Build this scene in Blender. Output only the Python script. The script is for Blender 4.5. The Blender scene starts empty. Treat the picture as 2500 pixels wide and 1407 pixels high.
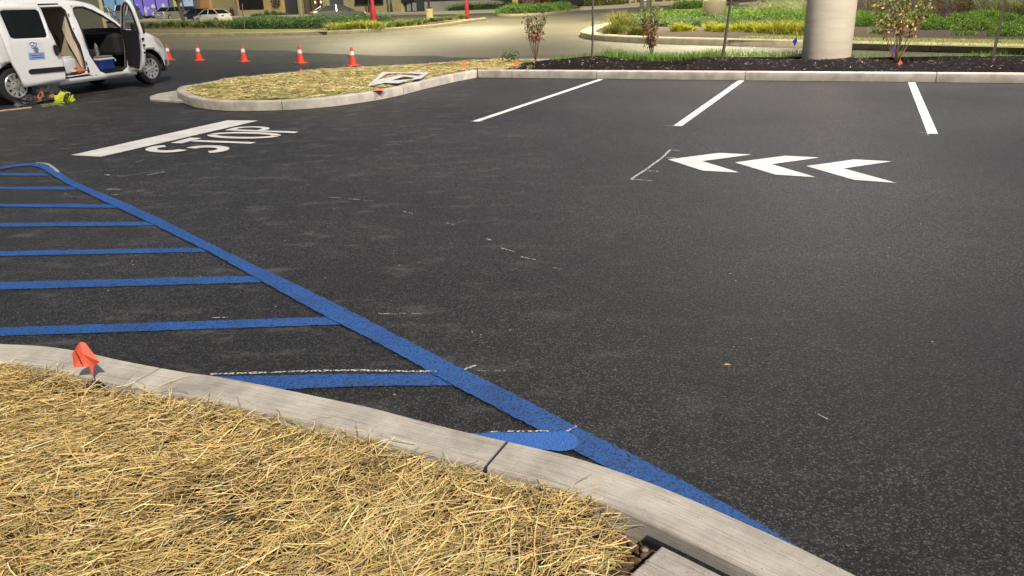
import bpy, bmesh, math, random
import numpy as np
from mathutils import Vector, Matrix
from mathutils.geometry import delaunay_2d_cdt
rad = math.radians
random.seed(7); RNG = np.random.default_rng(11)
S = bpy.context.scene; C = S.collection

# ---------------------------------------------------------------- camera
F_PX, HOR, ROLL, HC = 1895.0, -19.0, rad(2.04), 1.6
PIT = math.atan2((703.5 - HOR) * math.cos(ROLL), F_PX)
cr, sr, cp, sp = math.cos(ROLL), math.sin(ROLL), math.cos(PIT), math.sin(PIT)
A_ = Vector((1, 0, 0)); B_ = Vector((0, sp, cp)); FW = Vector((0, cp, -sp))
right = cr * A_ - sr * B_; up = sr * A_ + cr * B_; back = -FW
cam = bpy.data.cameras.new('camera'); cam.sensor_width = 36; cam.lens = F_PX / 2500 * 36
cam.clip_end = 2000; cam.clip_start = .05
co = bpy.data.objects.new('camera', cam); C.objects.link(co)
M = Matrix.Identity(4)
for i in range(3):
    M[i][0] = right[i]; M[i][1] = up[i]; M[i][2] = back[i]
M[2][3] = HC
co.matrix_world = M; S.camera = co

# ---------------------------------------------------------------- world, sun, exposure
SUN_EL, SUN_AZ = 47.0, 158.0        # azimuth of the light's source, clockwise from +Y
w = bpy.data.worlds.new('World'); S.world = w; w.use_nodes = True
nt = w.node_tree; bg = nt.nodes['Background']
sky = nt.nodes.new('ShaderNodeTexSky'); sky.sky_type = 'NISHITA'; sky.sun_disc = False
sky.sun_elevation = rad(SUN_EL); sky.sun_rotation = rad(SUN_AZ)
nt.links.new(sky.outputs[0], bg.inputs[0]); bg.inputs[1].default_value = .03
sl = bpy.data.lights.new('sun', 'SUN'); sl.energy = 2.75; sl.angle = rad(1.2); sl.color = (1.0, .92, .80)
so = bpy.data.objects.new('sun', sl); C.objects.link(so)
sd = Vector((math.sin(rad(SUN_AZ)) * math.cos(rad(SUN_EL)), math.cos(rad(SUN_AZ)) * math.cos(rad(SUN_EL)), math.sin(rad(SUN_EL))))
so.rotation_euler = sd.to_track_quat('Z', 'Y').to_euler()
S.view_settings.view_transform = 'Standard'; S.view_settings.look = 'None'
S.view_settings.gamma = 1; S.view_settings.exposure = .38

# ---------------------------------------------------------------- ground geometry: a point seen at photo pixel (x,y) lying at height z
def G(x, y, z=0.0):
    u = x - 1250; v = 703.5 - y
    a = u * cr + v * sr; b = -u * sr + v * cr
    d = (a, F_PX * cp + b * sp, -F_PX * sp + b * cp)
    t = (z - HC) / d[2]
    return (d[0] * t, d[1] * t)
def G3(x, y, z=0.0, lift=0.0):
    p = G(x, y, z); return (p[0], p[1], z + lift)

# ---------------------------------------------------------------- materials
MATS = {}
def N(nt, t, **k):
    n = nt.nodes.new(t)
    for a, v in k.items(): setattr(n, a, v)
    return n
def mat(name, col, rough=.6, metal=0, var=.15, scale=8, bump=0, bscale=60, col2=None, spec=.5, emit=None, alpha=None, coat=0, trans=0, stretch=None, attr=None):
    if name in MATS: return MATS[name]
    m = bpy.data.materials.new(name); m.use_nodes = True; nt = m.node_tree
    b = nt.nodes['Principled BSDF']
    b.inputs['Roughness'].default_value = rough; b.inputs['Metallic'].default_value = metal
    b.inputs['Specular IOR Level'].default_value = spec
    b.inputs['Coat Weight'].default_value = coat
    b.inputs['Coat Roughness'].default_value = .05
    b.inputs['Transmission Weight'].default_value = trans
    tc = N(nt, 'ShaderNodeTexCoord'); src = tc.outputs['Object']
    if stretch:
        mp = N(nt, 'ShaderNodeMapping'); mp.inputs['Scale'].default_value = stretch
        nt.links.new(tc.outputs['UV'] if stretch[2] == 0 else src, mp.inputs[0]); src = mp.outputs[0]
    c2 = col2 or tuple(c * (1 - var) for c in col)
    n = N(nt, 'ShaderNodeTexNoise'); n.inputs['Scale'].default_value = scale; n.inputs['Detail'].default_value = 6
    nt.links.new(src, n.inputs['Vector'])
    r = N(nt, 'ShaderNodeValToRGB'); r.color_ramp.elements[0].position = .35; r.color_ramp.elements[1].position = .65
    r.color_ramp.elements[0].color = (*c2, 1); r.color_ramp.elements[1].color = (*col, 1)
    nt.links.new(n.outputs[0], r.inputs[0]); out = r.outputs[0]
    if attr:
        at = N(nt, 'ShaderNodeAttribute'); at.attribute_name = attr
        mx = N(nt, 'ShaderNodeMix', data_type='RGBA', blend_type='MULTIPLY'); mx.inputs[0].default_value = 1
        nt.links.new(out, mx.inputs[6]); nt.links.new(at.outputs['Color'], mx.inputs[7]); out = mx.outputs[2]
    nt.links.new(out, b.inputs['Base Color'])
    if bump:
        n2 = N(nt, 'ShaderNodeTexNoise'); n2.inputs['Scale'].default_value = bscale; n2.inputs['Detail'].default_value = 4
        nt.links.new(src, n2.inputs['Vector'])
        bp = N(nt, 'ShaderNodeBump'); bp.inputs['Strength'].default_value = bump; bp.inputs['Distance'].default_value = .01
        nt.links.new(n2.outputs[0], bp.inputs['Height']); nt.links.new(bp.outputs[0], b.inputs['Normal'])
    if emit:
        b.inputs['Emission Color'].default_value = (*emit[0], 1); b.inputs['Emission Strength'].default_value = emit[1]
    if alpha is not None: b.inputs['Alpha'].default_value = alpha
    MATS[name] = m; return m

def streaks(nt, P, n):
    mp = N(nt, 'ShaderNodeMapping'); mp.inputs['Scale'].default_value = (.5, 3.2, 1); mp.inputs['Rotation'].default_value = (0, 0, .25); nt.links.new(P, mp.inputs[0]); nt.links.new(mp.outputs[0], n.inputs['Vector']); n.inputs['Detail'].default_value = 9; n.inputs['Roughness'].default_value = .65
def asphalt(name, base, stone, scale, dust=0, rough=.6, tint=None, paint=None, pit=.5, patch=.35, fuzzy=None, streak=False, pscale=.5, bumpd=.006, edge=None):
    m = bpy.data.materials.new(name); m.use_nodes = True; nt = m.node_tree; L = nt.links.new
    b = nt.nodes['Principled BSDF']; b.inputs['Roughness'].default_value = rough
    tc = N(nt, 'ShaderNodeTexCoord'); P = tc.outputs['Object']
    v = N(nt, 'ShaderNodeTexVoronoi'); v.inputs['Scale'].default_value = scale; L(P, v.inputs['Vector'])
    n = N(nt, 'ShaderNodeTexNoise'); n.inputs['Scale'].default_value = scale * .45; n.inputs['Detail'].default_value = 5; n.inputs['Roughness'].default_value = .7; L(P, n.inputs['Vector'])
    bw = N(nt, 'ShaderNodeSeparateColor'); L(v.outputs['Color'], bw.inputs[0])
    rp = N(nt, 'ShaderNodeValToRGB'); e = rp.color_ramp.elements
    e[0].position = .12; e[0].color = (*[c * .25 for c in base], 1); e[1].position = 1; e[1].color = (*stone, 1)
    k = rp.color_ramp.elements.new(.72); k.color = (*base, 1)
    L(bw.outputs[0], rp.inputs[0])
    # large patches
    n3 = N(nt, 'ShaderNodeTexNoise'); n3.inputs['Scale'].default_value = pscale; n3.inputs['Detail'].default_value = 5; (L(P, n3.inputs['Vector']) if not streak else streaks(nt, P, n3))
    mr = N(nt, 'ShaderNodeMapRange'); mr.inputs[1].default_value = .3; mr.inputs[2].default_value = .7; mr.inputs[3].default_value = 1 - patch; mr.inputs[4].default_value = 1 + patch; L(n3.outputs[0], mr.inputs[0])
    mu = N(nt, 'ShaderNodeMix', data_type='RGBA', blend_type='MULTIPLY'); mu.inputs[0].default_value = 1
    cc = N(nt, 'ShaderNodeCombineColor'); [L(mr.outputs[0], cc.inputs[i]) for i in range(3)]
    L(rp.outputs[0], mu.inputs[6]); L(cc.outputs[0], mu.inputs[7]); col = mu.outputs[2]
    if dust:
        mp = N(nt, 'ShaderNodeMapping'); mp.inputs['Scale'].default_value = (1.9, 3.8, 1); mp.inputs['Rotation'].default_value = (0, 0, .4); L(P, mp.inputs[0])
        n4 = N(nt, 'ShaderNodeTexNoise'); n4.inputs['Scale'].default_value = 1.3; n4.inputs['Detail'].default_value = 9; n4.inputs['Roughness'].default_value = .72; L(mp.outputs[0], n4.inputs['Vector'])
        m2 = N(nt, 'ShaderNodeMapRange'); m2.inputs[1].default_value = .53; m2.inputs[2].default_value = .80; m2.inputs[4].default_value = dust; L(n4.outputs[0], m2.inputs[0])
        # dust lies mostly on the trafficked left half of the lot
        sx = N(nt, 'ShaderNodeSeparateXYZ'); L(P, sx.inputs[0])
        m3 = N(nt, 'ShaderNodeMapRange'); m3.inputs[1].default_value = 1.6; m3.inputs[2].default_value = -1.2; m3.inputs[3].default_value = .12; L(sx.outputs[0], m3.inputs[0])
        ml = N(nt, 'ShaderNodeMath', operation='MULTIPLY'); L(m2.outputs[0], ml.inputs[0]); L(m3.outputs[0], ml.inputs[1])
        dm = N(nt, 'ShaderNodeMix', data_type='RGBA'); L(ml.outputs[0], dm.inputs[0]); L(col, dm.inputs[6]); dm.inputs[7].default_value = (.23, .22, .205, 1); col = dm.outputs[2]
    if paint:
        # paint film over the stones, thin on the flanks of the pits
        pm = N(nt, 'ShaderNodeMapRange'); pm.inputs[1].default_value = pit; pm.inputs[2].default_value = pit + .12; pm.inputs[3].default_value = 1; pm.inputs[4].default_value = 0; L(n.outputs[0], pm.inputs[0])
        pn = N(nt, 'ShaderNodeMix', data_type='RGBA'); L(pm.outputs[0], pn.inputs[0]); L(col, pn.inputs[6])
        n5 = N(nt, 'ShaderNodeTexNoise'); n5.inputs['Scale'].default_value = 3; n5.inputs['Detail'].default_value = 6; L(P, n5.inputs['Vector'])
        pr = N(nt, 'ShaderNodeValToRGB'); pr.color_ramp.elements[0].position = .3; pr.color_ramp.elements[1].position = .75
        pr.color_ramp.elements[0].color = (*[c * .82 for c in paint], 1); pr.color_ramp.elements[1].color = (*[min(1, c * 1.12) for c in paint], 1)
        L(n5.outputs[0], pr.inputs[0]); L(pr.outputs[0], pn.inputs[7]); col = pn.outputs[2]
    L(col, b.inputs['Base Color'])
    ad = N(nt, 'ShaderNodeMath', operation='MULTIPLY_ADD'); L(v.outputs['Distance'], ad.inputs[0]); ad.inputs[1].default_value = -1.0; L(n.outputs[0], ad.inputs[2])
    bp = N(nt, 'ShaderNodeBump'); bp.inputs['Strength'].default_value = .9; bp.inputs['Distance'].default_value = bumpd; L(ad.outputs[0], bp.inputs['Height']); L(bp.outputs[0], b.inputs['Normal'])
    if fuzzy:
        fn = N(nt, 'ShaderNodeTexNoise'); fn.inputs['Scale'].default_value = scale * .8; fn.inputs['Detail'].default_value = 3; L(P, fn.inputs['Vector'])
        fm = N(nt, 'ShaderNodeMapRange'); fm.inputs[1].default_value = fuzzy; fm.inputs[2].default_value = fuzzy + .06; L(fn.outputs[0], fm.inputs[0]); L(fm.outputs[0], b.inputs['Alpha'])
    MATS[name] = m; return m

m_asph = asphalt('fresh_asphalt', (.0195, .0184, .0175), (.16, .154, .148), 165, dust=.85, rough=.5, patch=.42, bumpd=.012)
m_road = asphalt('worn_road_asphalt', (.145, .13, .085), (.24, .22, .15), 70, rough=.5, patch=.3, pscale=.25, bumpd=.004, streak=True)
m_blue = asphalt('blue_marking_paint', (.02, .025, .035), (.05, .06, .08), 190, rough=.55, paint=(.028, .15, .50), pit=.50, patch=.1)
m_blue2 = asphalt('fresh_blue_paint', (.02, .03, .06), (.05, .07, .12), 150, rough=.45, paint=(.045, .19, .62), pit=.60, patch=.1)
m_white = asphalt('white_marking_paint', (.10, .095, .09), (.3, .3, .28), 110, rough=.6, paint=(.74, .71, .66), pit=.60, patch=.1, bumpd=.003)
m_chalk = asphalt('white_chalk_spray', (.3, .3, .28), (.5, .5, .48), 110, rough=.8, paint=(.78, .76, .72), pit=.6, fuzzy=.47)
m_conc = mat('kerb_concrete', (.55, .50, .42), .85, var=.34, scale=5, bump=.35, bscale=220)
def broom():
    m = bpy.data.materials.new('broomed_concrete'); m.use_nodes = True; nt = m.node_tree; L = nt.links.new
    b = nt.nodes['Principled BSDF']; b.inputs['Roughness'].default_value = .85
    tc = N(nt, 'ShaderNodeTexCoord'); mp = N(nt, 'ShaderNodeMapping'); mp.inputs['Scale'].default_value = (3.5, 150, 1); L(tc.outputs['UV'], mp.inputs[0])
    n = N(nt, 'ShaderNodeTexNoise'); n.inputs['Scale'].default_value = 1; n.inputs['Detail'].default_value = 5; n.inputs['Roughness'].default_value = .6; L(mp.outputs[0], n.inputs['Vector'])
    n2 = N(nt, 'ShaderNodeTexNoise'); n2.inputs['Scale'].default_value = 3.5; n2.inputs['Detail'].default_value = 8; n2.inputs['Roughness'].default_value = .65; L(tc.outputs['Object'], n2.inputs['Vector'])
    n3 = N(nt, 'ShaderNodeTexNoise'); n3.inputs['Scale'].default_value = 300; n3.inputs['Detail'].default_value = 2; L(tc.outputs['Object'], n3.inputs['Vector'])
    r = N(nt, 'ShaderNodeValToRGB'); e = r.color_ramp.elements; e[0].position = .3; e[0].color = (.40, .36, .30, 1); e[1].position = .62; e[1].color = (.74, .67, .57, 1); L(n2.outputs[0], r.inputs[0])
    k = N(nt, 'ShaderNodeMapRange'); k.inputs[1].default_value = .34; k.inputs[2].default_value = .5; k.inputs[3].default_value = .66; k.inputs[4].default_value = 1.0; L(n.outputs[0], k.inputs[0])
    k2 = N(nt, 'ShaderNodeMapRange'); k2.inputs[1].default_value = .3; k2.inputs[2].default_value = .6; k2.inputs[3].default_value = .78; k2.inputs[4].default_value = 1.06; L(n3.outputs[0], k2.inputs[0])
    mm = N(nt, 'ShaderNodeMath', operation='MULTIPLY'); L(k.outputs[0], mm.inputs[0]); L(k2.outputs[0], mm.inputs[1])
    mu = N(nt, 'ShaderNodeVectorMath', operation='SCALE'); st = N(nt, 'ShaderNodeTexNoise'); st.inputs['Scale'].default_value = 1.7; st.inputs['Detail'].default_value = 7; st.inputs['Roughness'].default_value = .7; L(tc.outputs['Object'], st.inputs['Vector'])
    sm = N(nt, 'ShaderNodeMapRange'); sm.inputs[1].default_value = .5; sm.inputs[2].default_value = .68; sm.inputs[3].default_value = 1; sm.inputs[4].default_value = .74; L(st.outputs[0], sm.inputs[0])
    pv = N(nt, 'ShaderNodeTexVoronoi'); pv.inputs['Scale'].default_value = 34; L(tc.outputs['Object'], pv.inputs['Vector'])
    pr = N(nt, 'ShaderNodeMapRange'); pr.inputs[1].default_value = .05; pr.inputs[2].default_value = .13; pr.inputs[3].default_value = .55; pr.inputs[4].default_value = 1; L(pv.outputs['Distance'], pr.inputs[0])
    q1 = N(nt, 'ShaderNodeMath', operation='MULTIPLY'); L(sm.outputs[0], q1.inputs[0]); L(pr.outputs[0], q1.inputs[1]); q2 = N(nt, 'ShaderNodeMath', operation='MULTIPLY'); L(q1.outputs[0], q2.inputs[0]); L(mm.outputs[0], q2.inputs[1])
    L(r.outputs[0], mu.inputs[0]); L(q2.outputs[0], mu.inputs['Scale']); L(mu.outputs[0], b.inputs['Base Color'])
    bp = N(nt, 'ShaderNodeBump'); bp.inputs['Strength'].default_value = .5; bp.inputs['Distance'].default_value = .003; L(mm.outputs[0], bp.inputs['Height']); L(bp.outputs[0], b.inputs['Normal'])
    return m
m_broom = broom()
m_shade_kerb = mat('shaded_kerb', (.36, .31, .19), .85, var=.3, scale=3, bump=.3, bscale=60)  # darker kerb concrete: shade on the kerb face put into the colour
m_seam_shade = mat('seam_shade', (.012, .011, .010), .7, bump=.6, bscale=80)  # one dark colour for the kerb joint and the painted kerb-foot shade
m_soil = mat('brown_soil', (.085, .055, .032), .95, scale=25, col2=(.035, .024, .016), bump=1, bscale=45)
m_mulch = mat('black_mulch', (.013, .009, .007), .95, spec=.15, scale=60, col2=(.005, .0035, .003), bump=1, bscale=50)
m_mulch2 = mat('brown_mulch', (.085, .055, .042), .95, scale=40, col2=(.03, .02, .016), bump=1, bscale=40)
m_straw = mat('straw', (1, 1, 1), .55, var=.12, scale=30, attr='col')
m_turf = mat('turf', (.14, .15, .035), .9, scale=6, col2=(.075, .085, .018), bump=1, bscale=30)
m_strawbed = mat('straw_over_turf', (.33, .29, .09), .9, scale=3, col2=(.11, .12, .03), bump=1, bscale=40)
m_leaf = mat('leaf', (1, 1, 1), .75, spec=.2, var=.2, scale=4, attr='col')

# ---------------------------------------------------------------- object helpers
def link(name, verts, faces, m=None, parent=None, smooth=False, uv=None, cols=None, mids=None, edges=()):
    me = bpy.data.meshes.new(name)
    me.from_pydata([tuple(v) for v in verts], list(edges), [tuple(f) for f in faces]); me.update()
    for mm in (m if isinstance(m, (list, tuple)) else [m]):
        if mm: me.materials.append(mm)
    if mids is not None: me.polygons.foreach_set('material_index', mids)
    if smooth: me.polygons.foreach_set('use_smooth', [True] * len(me.polygons))
    if uv is not None:
        l = me.uv_layers.new(name='UVMap'); idx = np.zeros(len(me.loops), int); me.loops.foreach_get('vertex_index', idx)
        l.data.foreach_set('uv', np.asarray(uv, float)[idx].ravel())
    if cols is not None:
        a = me.color_attributes.new('col', 'FLOAT_COLOR', 'POINT'); a.data.foreach_set('color', np.asarray(cols, float).ravel())
    o = bpy.data.objects.new(name, me); C.objects.link(o)
    if parent: o.parent = parent
    return o
def npmesh(name, V, Fq, m, parent=None, cols=None, smooth=False):
    """fast mesh of same-size faces from numpy arrays"""
    me = bpy.data.meshes.new(name); nv, nf, k = len(V), len(Fq), Fq.shape[1]
    me.vertices.add(nv); me.vertices.foreach_set('co', V.astype(np.float32).ravel())
    me.loops.add(nf * k); me.loops.foreach_set('vertex_index', Fq.astype(np.int32).ravel())
    me.polygons.add(nf); me.polygons.foreach_set('loop_start', np.arange(0, nf * k, k, dtype=np.int32))
    try: me.polygons.foreach_set('loop_total', np.full(nf, k, dtype=np.int32))
    except Exception: pass
    if smooth: me.polygons.foreach_set('use_smooth', np.ones(nf, bool))
    me.update(calc_edges=True); me.validate()
    if cols is not None:
        a = me.color_attributes.new('col', 'FLOAT_COLOR', 'POINT'); a.data.foreach_set('color', cols.astype(np.float32).ravel())
    me.materials.append(m)
    o = bpy.data.objects.new(name, me); C.objects.link(o)
    if parent: o.parent = parent
    return o
def tag(o, label=None, cat=None, group=None, kind=None):
    if label: o['label'] = label
    if cat: o['category'] = cat
    if group: o['group'] = group
    if kind: o['kind'] = kind
    return o
def empty(name, loc=(0, 0, 0), rz=0, **k):
    o = bpy.data.objects.new(name, None); C.objects.link(o); o.location = loc; o.rotation_euler = (0, 0, rz)
    o.empty_display_size = .2
    return tag(o, **k)
def copy_tree(o, parent=None):
    c = o.copy(); C.objects.link(c); c.parent = parent
    for ch in [x for x in C.objects if x.parent == o]: copy_tree(ch, c)
    return c
class MB:
    def __init__(s): s.v = []; s.f = []; s.m = []
    def add(s, V, Fc, mi=0):
        n = len(s.v); s.v += [tuple(v) for v in V]; s.f += [tuple(i + n for i in f) for f in Fc]; s.m += [mi] * len(Fc); return s
    def box(s, c, d, mi=0, rz=0, bev=0.0, rx=0, ry=0):
        bm = bmesh.new(); bmesh.ops.create_cube(bm, size=1)
        for v in bm.verts: v.co = Vector((v.co.x * d[0], v.co.y * d[1], v.co.z * d[2]))
        if bev: bmesh.ops.bevel(bm, geom=bm.edges[:], offset=bev, segments=2, affect='EDGES', profile=.5)
        R = Matrix.Rotation(rz, 3, 'Z') @ Matrix.Rotation(ry, 3, 'Y') @ Matrix.Rotation(rx, 3, 'X')
        for v in bm.verts: v.co = R @ v.co + Vector(c)
        bm.verts.index_update(); s.add([v.co[:] for v in bm.verts], [[v.index for v in f.verts] for f in bm.faces], mi); bm.free(); return s
    def tube(s, pts, r, n=8, mi=0, cap=True):
        P = [Vector(p) for p in pts]; rs = r if isinstance(r, (list, tuple)) else [r] * len(P); V = []; Fc = []
        a = None
        for i, p in enumerate(P):
            t = (P[min(i + 1, len(P) - 1)] - P[max(i - 1, 0)]).normalized()
            if a is None: a = t.orthogonal().normalized()
            else: a = (a - t * a.dot(t)).normalized()
            b = t.cross(a)
            for k in range(n):
                th = 2 * math.pi * k / n; V.append(p + (a * math.cos(th) + b * math.sin(th)) * rs[i])
        for i in range(len(P) - 1):
            for k in range(n): Fc.append((i * n + k, i * n + (k + 1) % n, (i + 1) * n + (k + 1) % n, (i + 1) * n + k))
        if cap: Fc.append(tuple(range(n))[::-1]); Fc.append(tuple((len(P) - 1) * n + k for k in range(n)))
        return s.add(V, Fc, mi)
    def lathe(s, prof, n=32, c=(0, 0, 0), axis='Z', mi=0, squash=None):
        V = []; Fc = []
        for (r, h) in prof:
            for k in range(n):
                th = 2 * math.pi * k / n; x, y = r * math.cos(th), r * math.sin(th)
                p = (x, y, h) if axis == 'Z' else (x, h, y)
                V.append((p[0] + c[0], p[1] + c[1], p[2] + c[2]))
        for i in range(len(prof) - 1):
            for k in range(n):
                q = (i * n + k, i * n + (k + 1) % n, (i + 1) * n + (k + 1) % n, (i + 1) * n + k); Fc.append(q)
        Fc.append(tuple(range(n))[::-1]); Fc.append(tuple((len(prof) - 1) * n + k for k in range(n)))
        return s.add(V, Fc, mi)
    def prism(s, poly, z0, z1, mi=0):
        n = len(poly); V = [(x, y, z0) for x, y in poly] + [(x, y, z1) for x, y in poly]
        return s.add(V, [tuple(range(n))[::-1], tuple(range(n, 2 * n))] + [(i, (i + 1) % n, n + (i + 1) % n, n + i) for i in range(n)], mi)
    def build(s, name, m, parent=None, smooth=False):
        o = link(name, s.v, s.f, m, parent, mids=s.m)
        if smooth:
            me = o.data; me.polygons.foreach_set('use_smooth', [True] * len(me.polygons))
            try: me.set_sharp_from_angle(angle=rad(35))
            except Exception: pass
        return o
def catmull(pts, step, closed=False):
    P = [np.array(p, float) for p in pts]; out = []
    n = len(P); rng = range(n) if closed else range(n - 1)
    for i in rng:
        p0 = P[(i - 1) % n] if closed or i > 0 else 2 * P[0] - P[1]
        p1 = P[i]; p2 = P[(i + 1) % n]
        p3 = P[(i + 2) % n] if closed or i + 2 < n else 2 * P[-1] - P[-2]
        k = max(1, int(np.linalg.norm(p2 - p1) / step))
        for j in range(k):
            t = j / k; out.append(.5 * ((2 * p1) + (-p0 + p2) * t + (2 * p0 - 5 * p1 + 4 * p2 - p3) * t * t + (-p0 + 3 * p1 - 3 * p2 + p3) * t ** 3))
    if not closed: out.append(P[-1])
    return np.array(out)
def normals2d(L, closed=False):
    if closed: T = np.roll(L, -1, 0) - np.roll(L, 1, 0)
    else: T = np.gradient(L, axis=0)
    T /= np.linalg.norm(T, axis=1)[:, None] + 1e-9
    return np.stack([-T[:, 1], T[:, 0]], 1)
def sweep(name, L, prof, m, closed=False, joints=(), gap=.008, parent=None):
    """profile [(offset to the left, z)] swept along a 2-D line, broken by narrow joints"""
    L = np.array(L); Nn = normals2d(L, closed); n = len(L)
    s = np.concatenate([[0], np.cumsum(np.linalg.norm(np.diff(L, axis=0), axis=1))])
    cuts = []
    for j in joints: cuts.append(s[np.argmin(np.linalg.norm(L - np.array(j), axis=1))])
    cuts.sort(); segs = []; a = 0
    for c in cuts: segs.append((a, c - gap / 2)); a = c + gap / 2
    segs.append((a, s[-1])); V = []; Fc = []; UV = []
    per = np.concatenate([[0], np.cumsum([math.dist(prof[i], prof[i + 1]) for i in range(len(prof) - 1)])])
    for (a, b) in segs:
        ss = [a] + [x for x in s if a + .003 < x < b - .003] + [b]; base = len(V)
        edge = []
        for x in ss:
            p = np.array([np.interp(x, s, L[:, 0]), np.interp(x, s, L[:, 1])]); q = np.array([np.interp(x, s, Nn[:, 0]), np.interp(x, s, Nn[:, 1])]); q /= np.linalg.norm(q)
            for k, (o, z) in enumerate(prof):
                V.append((p[0] + q[0] * o, p[1] + q[1] * o, z)); UV.append((x, per[k]))
        K = len(prof); R = len(ss)
        for i in range(R - 1):
            for k in range(K - 1): Fc.append((base + i * K + k, base + (i + 1) * K + k, base + (i + 1) * K + k + 1, base + i * K + k + 1)[::-1])
        if closed and not cuts:
            for k in range(K - 1): Fc.append((base + (R - 1) * K + k, base + k, base + k + 1, base + (R - 1) * K + k + 1)[::-1])
        else:
            Fc.append(tuple(base + k for k in range(K))); Fc.append(tuple(base + (R - 1) * K + k for k in range(K))[::-1])
    o = link(name, V, Fc, m, parent, uv=UV)
    o.data.polygons.foreach_set('use_smooth', [len(f) == 4 for f in Fc])
    try: o.data.set_sharp_from_angle(angle=rad(50))
    except Exception: pass
    return o
def kerbprof(w, h=.15, r=.022):
    return [(0, -.06), (0, h - r), (r * .3, h - r * .35), (r, h), (w - r, h), (w - r * .35, h - r * .3), (w, h - r), (w, -.05)]
def sheet(name, poly, z, m, parent=None, **k):
    return tag(link(name, [(p[0], p[1], z) for p in poly], [tuple(range(len(poly)))], m, parent), **k)
def polyG(px, z=0.0): return [G(x, y, z) for x, y in px]
def inside(pts, poly):
    x, y = pts[:, 0], pts[:, 1]; r = np.zeros(len(pts), bool); n = len(poly)
    for i in range(n):
        x1, y1 = poly[i]; x2, y2 = poly[(i + 1) % n]
        c = (y1 > y) != (y2 > y)
        r ^= c & (x < (x2 - x1) * (y - y1) / (y2 - y1 + 1e-12) + x1)
    return r
def scatter(poly, n):
    P = np.array(poly); lo, hi = P.min(0), P.max(0); out = []
    tot = 0
    while tot < n:
        q = RNG.uniform(lo, hi, (n * 2, 2)); q = q[inside(q, poly)]; out.append(q); tot += len(q)
        if tot == 0 and len(out) > 20: break
    return np.concatenate(out)[:n]
def grid_ground(name, poly, step, hfun, m, **k):
    """a ground surface cut to a polygon, its height from a function"""
    P = np.array(poly); lo, hi = P.min(0), P.max(0)
    xs = np.arange(lo[0], hi[0], step); ys = np.arange(lo[1], hi[1], step)
    g = np.array([(x, y) for x in xs for y in ys]); g += RNG.uniform(-.2, .2, g.shape) * step; g = g[inside(g, poly)]
    pts = [Vector(p) for p in poly] + [Vector(p) for p in g]
    r = delaunay_2d_cdt(pts, [], [list(range(len(poly)))], 1, 1e-5)
    V = [(v.x, v.y, hfun(v.x, v.y)) for v in r[0]]
    return tag(link(name, V, r[2], m, smooth=True), **k)
def vnoise(x, y, s=1.0, seed=0):
    return .5 * math.sin(x * 1.7 * s + seed) * math.cos(y * 2.1 * s + seed * 1.3) + .3 * math.sin(x * 4.3 * s + 1.1 + seed) * math.sin(y * 3.7 * s + seed) + .2 * math.cos((x + y) * 7.9 * s + seed)

# blades / straws: bent strips, seg points each, as one numpy mesh
def strips(name, base, ang, length, width, z, tilt, bend, cols, m, parent=None, up=False):
    n = len(base); k = 4; t = np.linspace(0, 1, k)
    if up:   # blades rising from their root, arching over by 'bend'
        hx = np.cos(ang); hy = np.sin(ang)
        h = length[:, None] * (t[None] - bend[:, None] * .35 * t[None] ** 2); out = length[:, None] * (tilt[:, None] * t[None] + bend[:, None] * .6 * t[None] ** 2)
        cx = base[:, 0][:, None] + hx[:, None] * out; cy = base[:, 1][:, None] + hy[:, None] * out; cz = z[:, None] + h
        wv = width[:, None] * (1 - .85 * t[None])
    else:
        c = (t - .5)[None] * length[:, None]; off = bend[:, None] * length[:, None] * (4 * (t - .5) ** 2)[None]
        cx = base[:, 0][:, None] + np.cos(ang)[:, None] * c - np.sin(ang)[:, None] * off
        cy = base[:, 1][:, None] + np.sin(ang)[:, None] * c + np.cos(ang)[:, None] * off
        cz = z[:, None] + c * np.sin(tilt)[:, None]; wv = width[:, None] * np.ones((1, k))
    sx = -np.sin(ang)[:, None] * wv / 2; sy = np.cos(ang)[:, None] * wv / 2
    roll = RNG.uniform(-.7, .7, n)[:, None]
    A = np.stack([cx + sx, cy + sy, cz + roll * wv / 2], -1); B = np.stack([cx - sx, cy - sy, cz - roll * wv / 2], -1)
    if up: V = np.stack([A, B], 2).reshape(-1, 3); R = 2
    else:
        T = np.stack([cx, cy, cz + wv * .35], -1); V = np.stack([A, T, B], 2).reshape(-1, 3); R = 3
    b0 = (np.arange(n) * k * R)[:, None, None]; i = np.arange(k - 1)[None, :, None] * R; F_ = []
    for a in range(R - 1):
        F_.append(np.concatenate([b0 + i + a, b0 + i + a + 1, b0 + i + R + a + 1, b0 + i + R + a], -1).reshape(-1, 4))
    Fq = np.concatenate(F_); cc = np.repeat(np.concatenate([cols, np.ones((n, 1))], 1), k * R, 0)
    return npmesh(name, V, Fq, m, parent, cc)
def leafmesh(name, P, size, cols, m, parent=None, droop=0.0, asp=.5):
    """small pointed leaves (two triangles folded along the midrib)"""
    n = len(P); a = RNG.uniform(0, 2 * np.pi, n); el = RNG.normal(-droop, .6, n)
    d = np.stack([np.cos(a) * np.cos(el), np.sin(a) * np.cos(el), np.sin(el)], 1)
    r = RNG.normal(size=(n, 3)); s = np.cross(d, r); s /= np.linalg.norm(s, axis=1)[:, None] + 1e-9
    size = size[:, None]; mid = P + d * size * .5
    nn = np.cross(d, s)
    V = np.stack([P, mid + s * size * asp * .5 + nn * size * .08, P + d * size, mid - s * size * asp * .5 + nn * size * .08], 1).reshape(-1, 3)
    Fq = np.arange(n * 4).reshape(n, 4)
    cc = np.repeat(np.concatenate([cols, np.ones((n, 1))], 1), 4, 0)
    return npmesh(name, V, Fq, m, parent, cc)
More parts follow.
